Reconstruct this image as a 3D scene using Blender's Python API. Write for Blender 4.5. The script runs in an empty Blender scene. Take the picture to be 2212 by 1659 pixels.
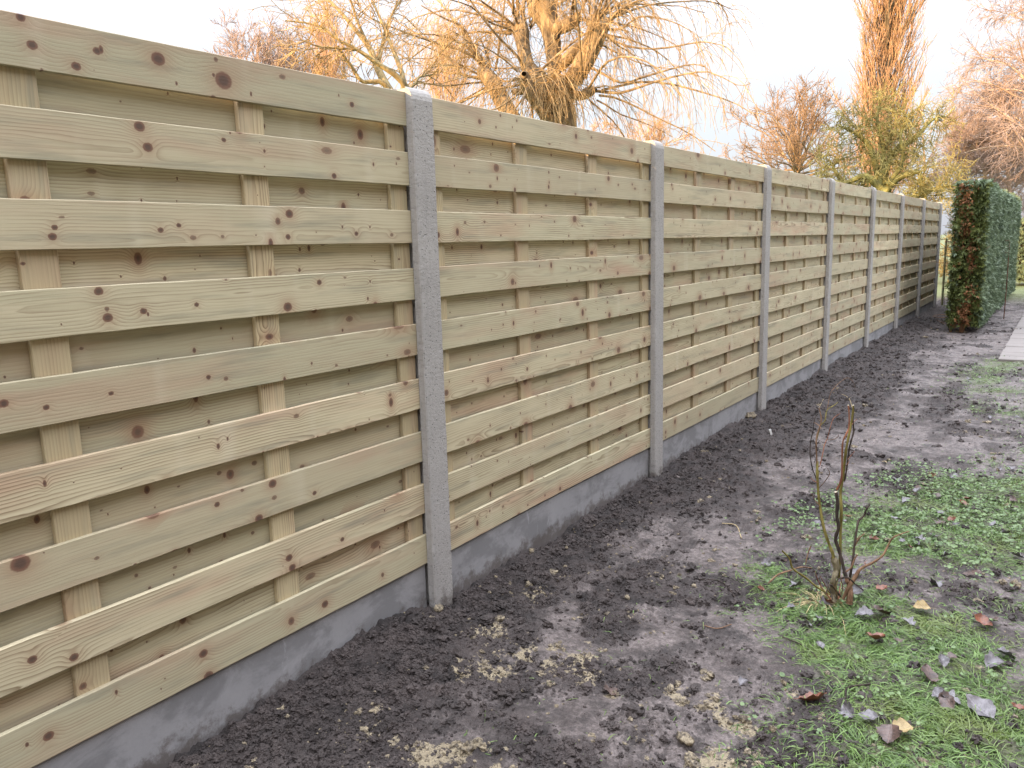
import bpy, math, random
import numpy as np
from mathutils import Matrix, Vector

scene = bpy.context.scene
COL = scene.collection
PI = math.pi

# ------------------------------------------------------------------ camera
CAM_POS = np.array([1.9795, 0.0, 1.4312])
YAW, PITCH, ROLL = math.radians(34.8422), math.radians(-9.9578), math.radians(-1.5062)
FPX = 3128.94 / 4032 * 2212            # focal length in pixels of a 2212 x 1659 picture
FW = np.array([-math.sin(YAW) * math.cos(PITCH), math.cos(YAW) * math.cos(PITCH), math.sin(PITCH)])
_r = np.array([math.cos(YAW), math.sin(YAW), 0.0])
_u = np.cross(_r, FW)
RT = _r * math.cos(ROLL) + _u * math.sin(ROLL)
UP = -_r * math.sin(ROLL) + _u * math.cos(ROLL)
cam_data = bpy.data.cameras.new('camera')
cam_data.sensor_width = 36.0
cam_data.lens = 36.0 * 3128.94 / 4032
cam_data.clip_start = 0.05
cam_data.clip_end = 2000.0
cam = bpy.data.objects.new('camera', cam_data)
COL.objects.link(cam)
M = Matrix.Identity(4)
for i in range(3):
    M[i][0], M[i][1], M[i][2], M[i][3] = RT[i], UP[i], -FW[i], CAM_POS[i]
cam.matrix_world = M
scene.camera = cam

# ------------------------------------------------------------------ sky, sun, exposure
SUN_EL, SUN_AZ = math.radians(8.5), math.radians(15.0)   # low sun, behind the fence line and behind the viewer
SUN_DIR = np.array([-math.sin(SUN_AZ) * math.cos(SUN_EL), -math.cos(SUN_AZ) * math.cos(SUN_EL), math.sin(SUN_EL)])
VEIL_HORIZON, VEIL_ZENITH = 1.42, 16.5
world = bpy.data.worlds.new("World")
scene.world = world
world.use_nodes = True
wnt = world.node_tree
wnt.nodes.clear()
sky = wnt.nodes.new('ShaderNodeTexSky')
sky.sky_type = 'NISHITA'
sky.sun_disc = False
sky.sun_elevation = SUN_EL
sky.sun_rotation = math.atan2(SUN_DIR[0], SUN_DIR[1])
sky.air_density = 1.0
sky.dust_density = 2.5
sky.ozone_density = 1.2
hsv = wnt.nodes.new('ShaderNodeHueSaturation')
hsv.inputs['Saturation'].default_value = 0.5
bg = wnt.nodes.new('ShaderNodeBackground')
bg.inputs['Strength'].default_value = 0.15
wo = wnt.nodes.new('ShaderNodeOutputWorld')
wnt.links.new(sky.outputs[0], hsv.inputs['Color'])
# thin cloud veil, brighter overhead than at the horizon
tcw = wnt.nodes.new('ShaderNodeTexCoord')
sxw = wnt.nodes.new('ShaderNodeSeparateXYZ')
wnt.links.new(tcw.outputs['Generated'], sxw.inputs[0])
mrw = wnt.nodes.new('ShaderNodeMapRange')
mrw.inputs['From Min'].default_value, mrw.inputs['From Max'].default_value = 0.0, 1.0
mrw.inputs['To Min'].default_value, mrw.inputs['To Max'].default_value = VEIL_HORIZON, VEIL_ZENITH
mx0 = wnt.nodes.new('ShaderNodeMath'); mx0.operation = 'MAXIMUM'; mx0.inputs[1].default_value = 0.0
wnt.links.new(sxw.outputs[2], mx0.inputs[0])
pwz = wnt.nodes.new('ShaderNodeMath'); pwz.operation = 'POWER'; pwz.inputs[1].default_value = 2.2
wnt.links.new(mx0.outputs[0], pwz.inputs[0])
wnt.links.new(pwz.outputs[0], mrw.inputs['Value'])
nzw = wnt.nodes.new('ShaderNodeTexNoise'); nzw.inputs['Scale'].default_value = 2.2; nzw.inputs['Detail'].default_value = 4
wnt.links.new(tcw.outputs['Generated'], nzw.inputs['Vector'])
vm = wnt.nodes.new('ShaderNodeMath'); vm.operation = 'MULTIPLY_ADD'; vm.inputs[1].default_value = 0.30; vm.inputs[2].default_value = 0.85
wnt.links.new(nzw.outputs[0], vm.inputs[0])
vl = wnt.nodes.new('ShaderNodeMath'); vl.operation = 'MULTIPLY'
wnt.links.new(mrw.outputs[0], vl.inputs[0]); wnt.links.new(vm.outputs[0], vl.inputs[1])
vc = wnt.nodes.new('ShaderNodeVectorMath'); vc.operation = 'SCALE'; vc.inputs[0].default_value = (0.91, 0.945, 1.05)
wnt.links.new(vl.outputs[0], vc.inputs['Scale'])
mxw = wnt.nodes.new('ShaderNodeMix'); mxw.data_type = 'RGBA'; mxw.inputs[0].default_value = 0.85
wnt.links.new(hsv.outputs[0], mxw.inputs[6]); wnt.links.new(vc.outputs[0], mxw.inputs[7])
wnt.links.new(mxw.outputs[2], bg.inputs['Color'])
wnt.links.new(bg.outputs[0], wo.inputs['Surface'])
sun_data = bpy.data.lights.new('sun', 'SUN')
sun_data.energy = 3.4
sun_data.angle = math.radians(0.6)
sun_data.color = (1.0, 0.63, 0.31)
sun = bpy.data.objects.new('sun', sun_data)
COL.objects.link(sun)
sun.rotation_euler = Vector(SUN_DIR.tolist()).to_track_quat('Z', 'Y').to_euler()
sun.location = (-6, -12, 9)
scene.view_settings.view_transform = 'Standard'
scene.view_settings.look = 'None'
scene.view_settings.gamma = 1.0
scene.view_settings.exposure = 1.9
scene.cycles.max_bounces = 6
scene.cycles.transparent_max_bounces = 4

# ------------------------------------------------------------------ helpers
def ray(px, py):
    return FW + RT * ((px - 1106.0) / FPX) - UP * ((py - 829.5) / FPX)

def at(px, py, depth):
    """world point that many metres in front of the viewpoint"""
    return CAM_POS + ray(px, py) * depth

def on_z(px, py, z=0.0):
    v = ray(px, py)
    return CAM_POS + v * ((z - CAM_POS[2]) / v[2])

def on_y(px, py, y):
    v = ray(px, py)
    return CAM_POS + v * ((y - CAM_POS[1]) / v[1])

def tag(o, label=None, cat=None, group=None, kind=None):
    if label: o['label'] = label
    if cat: o['category'] = cat
    if group: o['group'] = group
    if kind: o['kind'] = kind
    return o

def empty(name, loc=(0, 0, 0)):
    o = bpy.data.objects.new(name, None)
    o.empty_display_size = 0.1
    o.location = loc
    COL.objects.link(o)
    return o

def new_mesh(name, V, faces, mat=None, smooth=False):
    """faces: list of (n,k) int arrays, k = 3 or 4"""
    V = np.asarray(V, dtype=np.float32).reshape(-1, 3)
    me = bpy.data.meshes.new(name)
    me.vertices.add(len(V))
    me.vertices.foreach_set('co', V.ravel())
    if not isinstance(faces, (list, tuple)): faces = [faces]
    faces = [np.asarray(f, dtype=np.int32) for f in faces if len(f)]
    loops = np.concatenate([f.ravel() for f in faces])
    tot = np.concatenate([np.full(len(f), f.shape[1], dtype=np.int32) for f in faces])
    st = np.concatenate([[0], np.cumsum(tot)[:-1]]).astype(np.int32)
    me.loops.add(len(loops))
    me.loops.foreach_set('vertex_index', loops)
    me.polygons.add(len(tot))
    me.polygons.foreach_set('loop_start', st)
    me.polygons.foreach_set('loop_total', tot)
    me.polygons.foreach_set('use_smooth', np.full(len(tot), smooth, dtype=bool))
    me.update(calc_edges=True)
    if mat: me.materials.append(mat)
    return me

def link(name, me, parent=None, loc=None):
    o = bpy.data.objects.new(name, me)
    COL.objects.link(o)
    if parent: o.parent = parent
    if loc is not None: o.location = loc
    return o

def attr(me, name, vals):
    a = me.attributes.new(name, 'FLOAT', 'POINT')
    a.data.foreach_set('value', np.asarray(vals, dtype=np.float32))

# value noise in numpy (2-D), in 0..1
def _hash(ix, iy, s):
    n = (ix.astype(np.int64) * 374761393 + iy.astype(np.int64) * 668265263 + s * 974634777) & 0xffffffff
    n = ((n ^ (n >> 13)) * 1274126177) & 0xffffffff
    return ((n ^ (n >> 16)) & 0xffff) / 65535.0

def vnoise(x, y, s=0):
    x = np.asarray(x, float); y = np.asarray(y, float)
    ix, iy = np.floor(x), np.floor(y)
    fx, fy = x - ix, y - iy
    fx = fx * fx * (3 - 2 * fx); fy = fy * fy * (3 - 2 * fy)
    a, b = _hash(ix, iy, s), _hash(ix + 1, iy, s)
    c, d = _hash(ix, iy + 1, s), _hash(ix + 1, iy + 1, s)
    return (a * (1 - fx) + b * fx) * (1 - fy) + (c * (1 - fx) + d * fx) * fy

def fbm(x, y, s=0, o=4, g=0.5):
    t, a, n = 0.0, 1.0, 0.0
    for i in range(o):
        t = t + a * vnoise(x * 2 ** i + 17.3 * i, y * 2 ** i - 9.1 * i, s + i)
        n += a; a *= g
    return t / n

def sstep(a, b, x):
    t = np.clip((x - a) / (b - a), 0, 1)
    return t * t * (3 - 2 * t)

# ------------------------------------------------------------------ node helpers
class NT:
    def __init__(self, name):
        self.m = bpy.data.materials.new(name)
        self.m.use_nodes = True
        self.t = self.m.node_tree
        self.t.nodes.clear()
        self.out = self.t.nodes.new('ShaderNodeOutputMaterial')
        self.b = self.t.nodes.new('ShaderNodeBsdfPrincipled')
        self.t.links.new(self.b.outputs[0], self.out.inputs[0])
    def put(self, sock, v):
        if isinstance(v, bpy.types.NodeSocket): self.t.links.new(v, sock)
        elif v is not None:
            if sock.type == 'RGBA' and len(v) == 3: v = (*v, 1)
            sock.default_value = v
    def n(self, kind, ins=None, out=0, **kw):
        nd = self.t.nodes.new('ShaderNode' + kind)
        for k, v in kw.items(): setattr(nd, k, v)
        for k, v in (ins or {}).items(): self.put(nd.inputs[k], v)
        return nd if out is None else nd.outputs[out]
    def math(self, op, a, b=None, c=None, clamp=False):
        nd = self.t.nodes.new('ShaderNodeMath'); nd.operation = op; nd.use_clamp = clamp
        for i, v in enumerate((a, b, c)):
            if v is not None: self.put(nd.inputs[i], v)
        return nd.outputs[0]
    def mix(self, f, a, b, mode='MIX'):
        nd = self.t.nodes.new('ShaderNodeMix'); nd.data_type = 'RGBA'; nd.blend_type = mode
        self.put(nd.inputs[0], f); self.put(nd.inputs[6], a); self.put(nd.inputs[7], b)
        return nd.outputs[2]
    def ss(self, x, a, b, lo=0.0, hi=1.0):
        nd = self.t.nodes.new('ShaderNodeMapRange'); nd.interpolation_type = 'SMOOTHSTEP'
        self.put(nd.inputs[0], x); self.put(nd.inputs[1], a); self.put(nd.inputs[2], b)
        self.put(nd.inputs[3], lo); self.put(nd.inputs[4], hi)
        return nd.outputs[0]
    def noise(self, vec, scale, detail=3, rough=0.55, dist=0.0, out=0):
        return self.n('TexNoise', {'Vector': vec, 'Scale': scale, 'Detail': detail, 'Roughness': rough, 'Distortion': dist}, out)
    def mapv(self, vec, scale=(1, 1, 1), loc=(0, 0, 0)):
        return self.n('Mapping', {'Vector': vec, 'Scale': scale, 'Location': loc})
    def bump(self, h, strength, dist):
        nd = self.t.nodes.new('ShaderNodeBump')
        self.put(nd.inputs['Height'], h); nd.inputs['Strength'].default_value = strength; nd.inputs['Distance'].default_value = dist
        return nd.outputs[0]
    def fin(self, col, rough=0.7, normal=None, spec=0.4):
        self.put(self.b.inputs['Base Color'], col); self.put(self.b.inputs['Roughness'], rough)
        self.put(self.b.inputs['Specular IOR Level'], spec)
        if normal is not None: self.put(self.b.inputs['Normal'], normal)
        return self.m

def wood(name, axis, knot_share, base_a, base_b, placed=()):
    w = NT(name)
    oc = w.n('TexCoord', out=None).outputs['Object']
    s = w.n('SeparateXYZ', {0: oc}, None)
    L, Z = (s.outputs[1], s.outputs[2]) if axis == 'y' else (s.outputs[2], s.outputs[1])
    X = s.outputs[0]
    rnd = w.n('ObjectInfo', out=None).outputs['Random']
    r2 = w.math('FRACT', w.math('MULTIPLY', rnd, 17.31))
    r3 = w.math('FRACT', w.math('MULTIPLY', rnd, 91.7))
    r4 = w.math('FRACT', w.math('MULTIPLY', rnd, 53.9))
    Lo = w.math('ADD', L, w.math('MULTIPLY', rnd, 173.0))
    Zo = w.math('ADD', Z, w.math('MULTIPLY', r2, 57.0))
    # knots
    def knots(su, sv, off, thr, rmin, rmax):
        kv = w.n('CombineXYZ', {0: w.math('ADD', w.math('MULTIPLY', Lo, su), off), 1: w.math('MULTIPLY', Zo, sv), 2: 0.0})
        vo = w.n('TexVoronoi', {'Vector': kv, 'Scale': 1.0, 'Randomness': 1.0}, None, voronoi_dimensions='2D')
        d = w.n('VectorMath', {0: kv, 1: vo.outputs['Position']}, 0, operation='SUBTRACT')
        ds = w.n('SeparateXYZ', {0: d}, None)
        cs = w.n('SeparateColor', {0: vo.outputs['Color']}, None)
        dl = w.math('DIVIDE', ds.outputs[0], su); dz = w.math('DIVIDE', ds.outputs[1], sv)
        el = w.math('ADD', 0.45, w.math('MULTIPLY', cs.outputs[1], 1.35))
        dist = w.math('SQRT', w.math('ADD', w.math('POWER', w.math('MULTIPLY', dl, el), 2.0), w.math('POWER', dz, 2.0)))
        on = w.math('GREATER_THAN', cs.outputs[0], thr)
        R = w.math('ADD', rmin, w.math('MULTIPLY', w.math('POWER', cs.outputs[2], 1.35), rmax - rmin))
        return dist, on, R, cs.outputs[1]
    wob = w.math('MULTIPLY', w.math('SUBTRACT', w.noise(oc, 160.0, 2), 0.5), 0.004)
    masks, halos, cores = [], [], []
    for a in ((3.9, 9.0, 0.0, 1 - knot_share * 1.1, .004, .0185), (8.5, 18.0, 31.7, 1 - knot_share * 0.62, .0018, .0078)):
        dist, on, R, v = knots(*a)
        dw = w.math('ADD', dist, wob)
        m = w.ss(w.math('DIVIDE', dw, R), 1.15, 0.8)
        core = w.math('MULTIPLY', w.ss(w.math('DIVIDE', dw, R), 0.75, 0.2), on)
        halo = w.math('EXPONENT', w.math('MULTIPLY', w.math('POWER', w.math('DIVIDE', dist, w.math('MULTIPLY', R, 2.3)), 2.0), -1.0))
        masks.append(w.math('MULTIPLY', m, w.math('MULTIPLY', on, w.math('ADD', .68, w.math('MULTIPLY', v, .5), clamp=True)))); halos.append(w.math('MULTIPLY', halo, w.math('MULTIPLY', on, w.math('DIVIDE', R, .012)))); cores.append(core)
    mask = w.math('MAXIMUM', masks[0], masks[1])
    core = w.math('MAXIMUM', cores[0], cores[1])
    halo = w.math('ADD', halos[0], w.math('MULTIPLY', halos[1], 0.8))
    for l_, z_, R in placed:               # knots of one particular board
        dist = w.math('SQRT', w.math('ADD', w.math('POWER', w.math('MULTIPLY', w.math('SUBTRACT', L, l_), .85), 2.0), w.math('POWER', w.math('SUBTRACT', Z, z_), 2.0)))
        q = w.math('DIVIDE', w.math('ADD', dist, wob), R)
        mask = w.math('MAXIMUM', mask, w.ss(q, 1.12, 0.85)); core = w.math('MAXIMUM', core, w.ss(q, .85, .35))
        halo = w.math('MAXIMUM', halo, w.math('MULTIPLY', w.math('EXPONENT', w.math('MULTIPLY', w.math('POWER', w.math('DIVIDE', dist, R * 2.2), 2.0), -1.0)), min(1.3, R / .012)))
    # growth rings cut lengthways
    nv = w.n('CombineXYZ', {0: w.math('MULTIPLY', Lo, 1.1), 1: w.math('MULTIPLY', Zo, 4.0), 2: w.math('MULTIPLY', X, 3.0)})
    n1 = w.math('SUBTRACT', w.noise(nv, 1.0, 2), 0.5)
    nv2 = w.n('CombineXYZ', {0: w.math('MULTIPLY', Lo, 5.0), 1: w.math('MULTIPLY', Zo, 28.0), 2: 0.0})
    n2 = w.math('SUBTRACT', w.noise(nv2, 1.0, 3), 0.5)
    a_ = w.math('SUBTRACT', Z, w.math('MULTIPLY', w.math('SUBTRACT', r3, 0.5), 0.16))
    t_ = w.math('ADD', w.math('ADD', w.math('MULTIPLY', w.math('SUBTRACT', r4, 0.35), 0.05), w.math('MULTIPLY', L, 0.018)), w.math('MULTIPLY', n1, 0.075))
    rr = w.math('SQRT', w.math('ADD', w.math('POWER', a_, 2.0), w.math('POWER', t_, 2.0)))
    rr = w.math('ADD', rr, w.math('ADD', w.math('MULTIPLY', n2, 0.011), w.math('MULTIPLY', halo, 0.020)))
    fr = w.math('FRACT', w.math('MULTIPLY', rr, 118.0))
    ring = w.math('MULTIPLY', w.math('POWER', fr, 2.5), w.ss(fr, 1.0, 0.9))
    fv = w.n('CombineXYZ', {0: w.math('MULTIPLY', Lo, 5.0), 1: w.math('MULTIPLY', Zo, 330.0), 2: w.math('MULTIPLY', X, 40)})
    fib = w.noise(fv, 1.0, 2)
    bl = w.noise(w.n('CombineXYZ', {0: w.math('MULTIPLY', Lo, 1.6), 1: w.math('MULTIPLY', Zo, 9.0), 2: 0.0}), 1.0, 3)
    bl2 = w.noise(w.n('CombineXYZ', {0: w.math('MULTIPLY', Lo, 2.7), 1: w.math('MULTIPLY', Zo, 14.0), 2: 5.0}), 1.0, 3)
    col = w.mix(r3, base_a, base_b)
    col = w.mix(w.ss(bl, 0.42, 0.72, 0.0, w.math('MULTIPLY', r4, 0.85)), col, (0.45, 0.30, 0.205))      # pink heartwood
    col = w.mix(w.ss(bl2, 0.52, 0.78, 0.0, 0.42), col, (0.40, 0.385, 0.25))                              # green treatment
    val = w.math('ADD', 0.82, w.math('MULTIPLY', r2, 0.30))
    col = w.mix(1.0, col, w.n('CombineColor', {0: val, 1: val, 2: val}), 'MULTIPLY')
    amp = w.math('MULTIPLY', w.math('ADD', 0.22, w.math('MULTIPLY', r2, 0.80)), w.ss(w.noise(w.n('CombineXYZ', {0: w.math('MULTIPLY', Lo, 2.3), 1: w.math('MULTIPLY', Zo, 11.0), 2: 7.0}), 1.0, 3), .32, .66, .18, 1.25))
    col = w.mix(w.math('MULTIPLY', ring, amp), col, (0.17, 0.115, 0.06))
    col = w.mix(w.ss(fib, 0.45, 0.75, 0.0, 0.30), col, (0.27, 0.215, 0.13))
    # pale stacking marks across the board, weathered grey-blue stain
    sb = w.noise(w.n('CombineXYZ', {0: w.math('MULTIPLY', Lo, 9.0), 1: w.math('MULTIPLY', Zo, 0.8), 2: 1.0}), 1.0, 1)
    col = w.mix(w.ss(sb, 0.60, 0.82, 0.0, 0.22), col, (0.62, 0.57, 0.45))
    gs = w.noise(w.n('CombineXYZ', {0: w.math('MULTIPLY', Lo, 2.2), 1: w.math('MULTIPLY', Zo, 24.0), 2: 9.0}), 1.0, 4)
    col = w.mix(w.ss(gs, 0.50, 0.76, 0.0, 0.58), col, (0.19, 0.19, 0.14))
    col = w.mix(w.math('MULTIPLY', halo, 0.45, clamp=True), col, (0.30, 0.17, 0.10))
    col = w.mix(w.math('MULTIPLY', mask, 0.88), col, w.mix(core, (0.14, 0.066, 0.044), (0.065, 0.035, 0.028)))
    h = w.math('ADD', w.math('MULTIPLY', ring, -0.5), w.math('MULTIPLY', fib, 0.7))
    return w.fin(col, 0.68, w.bump(h, 0.35, 0.0009), 0.3)

def soil_colour(w, co, clay, smooth):
    """mixes dark crumbly soil, pale trodden mud and ochre clay"""
    n = w.noise(co, 7.0, 6, 0.65)
    f = w.noise(co, 60.0, 5, 0.7)
    dark = w.mix(w.ss(n, .3, .7), (0.014, 0.0105, 0.0095), (0.054, 0.041, 0.037))
    pale = w.mix(w.ss(f, .3, .7), (0.080, 0.063, 0.056), (0.235, 0.195, 0.182))
    if not isinstance(smooth, float): smooth = w.math('MULTIPLY', smooth, w.ss(w.noise(co, 12.0, 6, 0.78), .34, .58, .12, 1.0))
    c = w.mix(smooth, dark, pale)
    c = w.mix(clay, c, w.mix(f, (0.20, 0.155, 0.095), (0.40, 0.335, 0.225)))
    g = w.ss(w.noise(co, 190.0, 3, 0.7), 0.35, 0.7, 0.72, 1.18)
    return w.mix(1.0, c, w.n('CombineColor', {0: g, 1: g, 2: g}), 'MULTIPLY'), n, f

def mat_ground():
    w = NT('soil_and_turf')
    co = w.n('TexCoord', out=None).outputs['Object']
    at_ = lambda a: w.n('Attribute', None, None, attribute_name=a).outputs['Fac']
    clay, sm, gr, moss = at_('clay'), at_('trodden'), at_('turf'), at_('meadow')
    cl = w.ss(w.math('ADD', clay, w.math('MULTIPLY', w.math('SUBTRACT', w.noise(co, 48.0, 6, 0.8), 0.5), 3.2)), 0.62, 0.80)
    c, n, f = soil_colour(w, co, cl, sm)
    turf = w.mix(w.ss(w.noise(co, 45.0, 4, 0.7), .3, .7), (0.035, 0.036, 0.020), (0.11, 0.13, 0.05))
    c = w.mix(w.ss(w.math('ADD', gr, w.math('MULTIPLY', w.math('SUBTRACT', w.noise(co, 30.0, 5, .75), .5), 1.6)), .45, .85, 0, .68), c, turf)
    mead = w.mix(w.noise(co, 3.0, 5, 0.7), (0.07, 0.095, 0.03), (0.16, 0.17, 0.07))
    c = w.mix(moss, c, mead)
    h = w.math('ADD', w.math('MULTIPLY', w.noise(co, 130.0, 5, 0.72), 1.0), w.math('MULTIPLY', w.noise(co, 40.0, 3, 0.6), 1.2))
    rough = w.ss(w.math('ADD', w.math('MULTIPLY', sm, 0.6), w.math('MULTIPLY', w.noise(co, 9.0, 3), 0.7)), 0.35, 0.95, 0.82, 0.50)
    return w.fin(c, rough, w.bump(h, 0.9, 0.009), 0.45)

def mat_clod(name, clay):
    w = NT(name)
    co = w.n('TexCoord', out=None).outputs['Object']
    cl = w.ss(w.noise(co, 55.0, 4, .75), .38, .58, 0.15, clay) if clay else 0.0
    c, n, f = soil_colour(w, co, cl, 0.12)
    return w.fin(c, 0.75, w.bump(w.noise(co, 150.0, 4, 0.7), 0.8, 0.004), 0.4)

def mat_concrete(name, base, pits, blotch):
    w = NT(name)
    co = w.n('TexCoord', out=None).outputs['Object']
    rnd = w.n('ObjectInfo', out=None).outputs['Random']
    off = w.n('CombineXYZ', {0: 0.0, 1: w.math('MULTIPLY', rnd, 40.0), 2: w.math('MULTIPLY', rnd, 23.0)})
    cv = w.n('VectorMath', {0: co, 1: off}, 0, operation='ADD')
    n = w.noise(cv, 5.0, 5, 0.6)
    f = w.noise(cv, 70.0, 4, 0.7)
    c = w.mix(n, tuple(x * 0.82 for x in base), tuple(x * 1.16 for x in base))
    c = w.mix(w.ss(f, 0.3, 0.75, 0.0, 0.16), c, tuple(x * 0.66 for x in base))
    geo = w.n('SeparateXYZ', {0: co}, None)
    hgt = None
    if pits:
        mp = w.mapv(cv, (1, 1, 1.9))
        tear = w.noise(mp, 55.0, 5, 0.72, 0.6)
        vo = w.n('TexVoronoi', {'Vector': cv, 'Scale': 88.0, 'Randomness': 1.0}, None)
        rs = w.n('SeparateColor', {0: vo.outputs['Color']}, None)
        pit = w.math('MULTIPLY', w.ss(vo.outputs['Distance'], 0.24, 0.10), w.math('GREATER_THAN', rs.outputs[0], 0.87))
        c = w.mix(w.math('MULTIPLY', pit, 0.8), c, (0.05, 0.047, 0.05))
        c = w.mix(w.ss(tear, 0.50, 0.34, 0.0, 0.42), c, tuple(x * 0.5 for x in base))
        hgt = w.math('SUBTRACT', tear, w.math('MULTIPLY', pit, 1.2))
        drip = w.noise(w.mapv(cv, (14, 14, .7)), 1.6, 5, .7)
        c = w.mix(w.ss(drip, .55, .75, 0, .35), c, tuple(x * 0.58 for x in base))
        bmp = w.bump(hgt, 0.85, 0.004)
    else:
        wet = w.noise(w.mapv(cv, (1, 0.9, 1.6)), 3.4, 6, 0.68, 0.4)
        c = w.mix(w.ss(wet, 0.44, 0.60, 0.0, 0.62), c, tuple(x * 0.50 for x in base))
        eff = w.noise(w.mapv(cv, (1, 4.5, 1.3)), 5.0, 6, 0.7, 0.8)
        c = w.mix(w.ss(eff, 0.60, 0.80, 0.0, 0.55), c, (0.52, 0.52, 0.54))
        bmp = w.bump(f, 0.4, 0.0015)
    spl = w.math('ADD', geo.outputs[2], w.math('MULTIPLY', w.math('SUBTRACT', w.noise(cv, 14.0, 5, 0.75), 0.5), 0.30))
    c = w.mix(w.ss(spl, 0.055, -0.02, 0.0, 0.75), c, (0.085, 0.066, 0.055))         # soil splashed on the foot
    if not pits:
        sp = w.noise(cv, 26.0, 3, 0.7)
        c = w.mix(w.ss(sp, 0.72, 0.77, 0.0, 0.8), c, (0.10, 0.065, 0.045))          # mud spots
    return w.fin(c, 0.85, bmp, 0.3)

def mat_bark(name, a, b, scale=20.0, stretch=0.25, bumpd=0.02):
    w = NT(name)
    co = w.n('TexCoord', out=None).outputs['Object']
    mp = w.mapv(co, (1, 1, stretch))
    n = w.noise(mp, scale, 5, 0.7)
    big = w.noise(co, 2.5, 3)
    c = w.mix(w.ss(n, 0.35, 0.65), a, b)
    g = w.ss(big, 0.3, 0.7, 0.75, 1.15)
    c = w.mix(1.0, c, w.n('CombineColor', {0: g, 1: g, 2: g}), 'MULTIPLY')
    return w.fin(c, 0.85, w.bump(n, 0.8, bumpd) if bumpd else None, 0.2)

def mat_leafy(name, a, b, scale=6.0, rough=0.55, translucent=0.25, fine=60.0):
    w = NT(name)
    co = w.n('TexCoord', out=None).outputs['Object']
    rnd = w.n('ObjectInfo', out=None).outputs['Random']
    n = w.noise(co, scale, 4, 0.7)
    f = w.noise(co, fine, 2, 0.6)
    c = w.mix(w.ss(w.math('ADD', w.math('MULTIPLY', n, 0.6), w.math('MULTIPLY', f, 0.4)), 0.33, 0.67), a, b)
    w.fin(c, rough, None, 0.4)
    if translucent:
        tr = w.n('BsdfTranslucent', {'Color': c})
        mx = w.n('MixShader', {0: translucent, 1: w.b.outputs[0], 2: tr})
        w.t.links.new(mx, w.out.inputs[0])
    return w.m

WOOD_F = wood('pressure_treated_pine', 'y', 0.72, (0.52, 0.452, 0.302), (0.44, 0.402, 0.27))
WOOD_B = wood('pressure_treated_pine_upright', 'z', 0.22, (0.455, 0.372, 0.228), (0.40, 0.335, 0.205))
CONC_POST = mat_concrete('rough_cast_concrete', (0.345, 0.328, 0.308), True, 0)
CONC_PLATE = mat_concrete('smooth_concrete', (0.285, 0.28, 0.283), False, 0)

# ------------------------------------------------------------------ fence
S, PW, Y1, PROT = 2.0906, 0.1165, 2.2655, 0.0350
BASE, BH, PANEL_H = 0.1838, 0.1187, 1.80
PITCH_B = (PANEL_H - BH) / 8
PLEN = S - PW
rng = np.random.default_rng(7)

def board_mesh(name, length, height, thick, seed, axis='y', n=40, wav=0.0012, mat=None):
    """a sawn board, centred on the origin, with eased edges and slightly uneven saw lines; front face towards +x"""
    rg = np.random.default_rng(seed)
    t = np.linspace(-length / 2, length / 2, n)
    e = 0.0018
    hh, tt = height / 2, thick / 2
    prof = np.array([(-tt + e, -hh), (tt - e, -hh), (tt, -hh + e), (tt, hh - e), (tt - e, hh), (-tt + e, hh), (-tt, hh - e), (-tt, -hh + e)])
    k = len(prof)
    V = np.zeros((n, k, 3))
    ph = rg.uniform(0, 100, 4)
    bow = rg.normal(0, 0.0022)
    top = wav * 2 * (fbm(t * 2.2 + ph[0], t * 0 + ph[1], 3) - 0.5) + wav * 0.9 * (vnoise(t * 25 + ph[2], t * 0, 5) - 0.5)
    bot = wav * 2 * (fbm(t * 2.2 + ph[2], t * 0 + ph[3], 4) - 0.5) + wav * 0.9 * (vnoise(t * 25 + ph[3], t * 0, 6) - 0.5)
    cup = bow * (1 - (2 * t / length) ** 2)
    for j, (x, z) in enumerate(prof):
        V[:, j, 0] = x + (0.0006 * np.sin(t * 3 + ph[0]))
        V[:, j, 1] = t
        V[:, j, 2] = z + (top if z > 0 else bot) + cup
    if axis == 'z':
        V = V[:, :, [0, 2, 1]]
    i = np.arange(n - 1)[:, None] * k; j = np.arange(k)[None, :]
    q = np.stack([i + j, i + (j + 1) % k, i + k + (j + 1) % k, i + k + j], -1).reshape(-1, 4)
    if axis == 'y': q = q[:, ::-1]
    V = V.reshape(-1, 3)
    caps = []
    for o, rev in ((0, False), ((n - 1) * k, True)):
        c = [(o, o + a, o + a + 1) for a in range(1, k - 1)]
        caps += [x[::-1] for x in c] if rev != (axis == 'z') else c
    return new_mesh(name, V, [q, np.array(caps)], mat)

BATTENS = [(0.012, 0.088), (0.61, 0.70), (1.26, 1.35), (PLEN - 0.08, PLEN + 0.008)]
FRONT_X, BAT_X, REAR_X = -PROT - 0.008, -PROT - 0.016 - 0.0095, -PROT - 0.016 - 0.019 - 0.008

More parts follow.
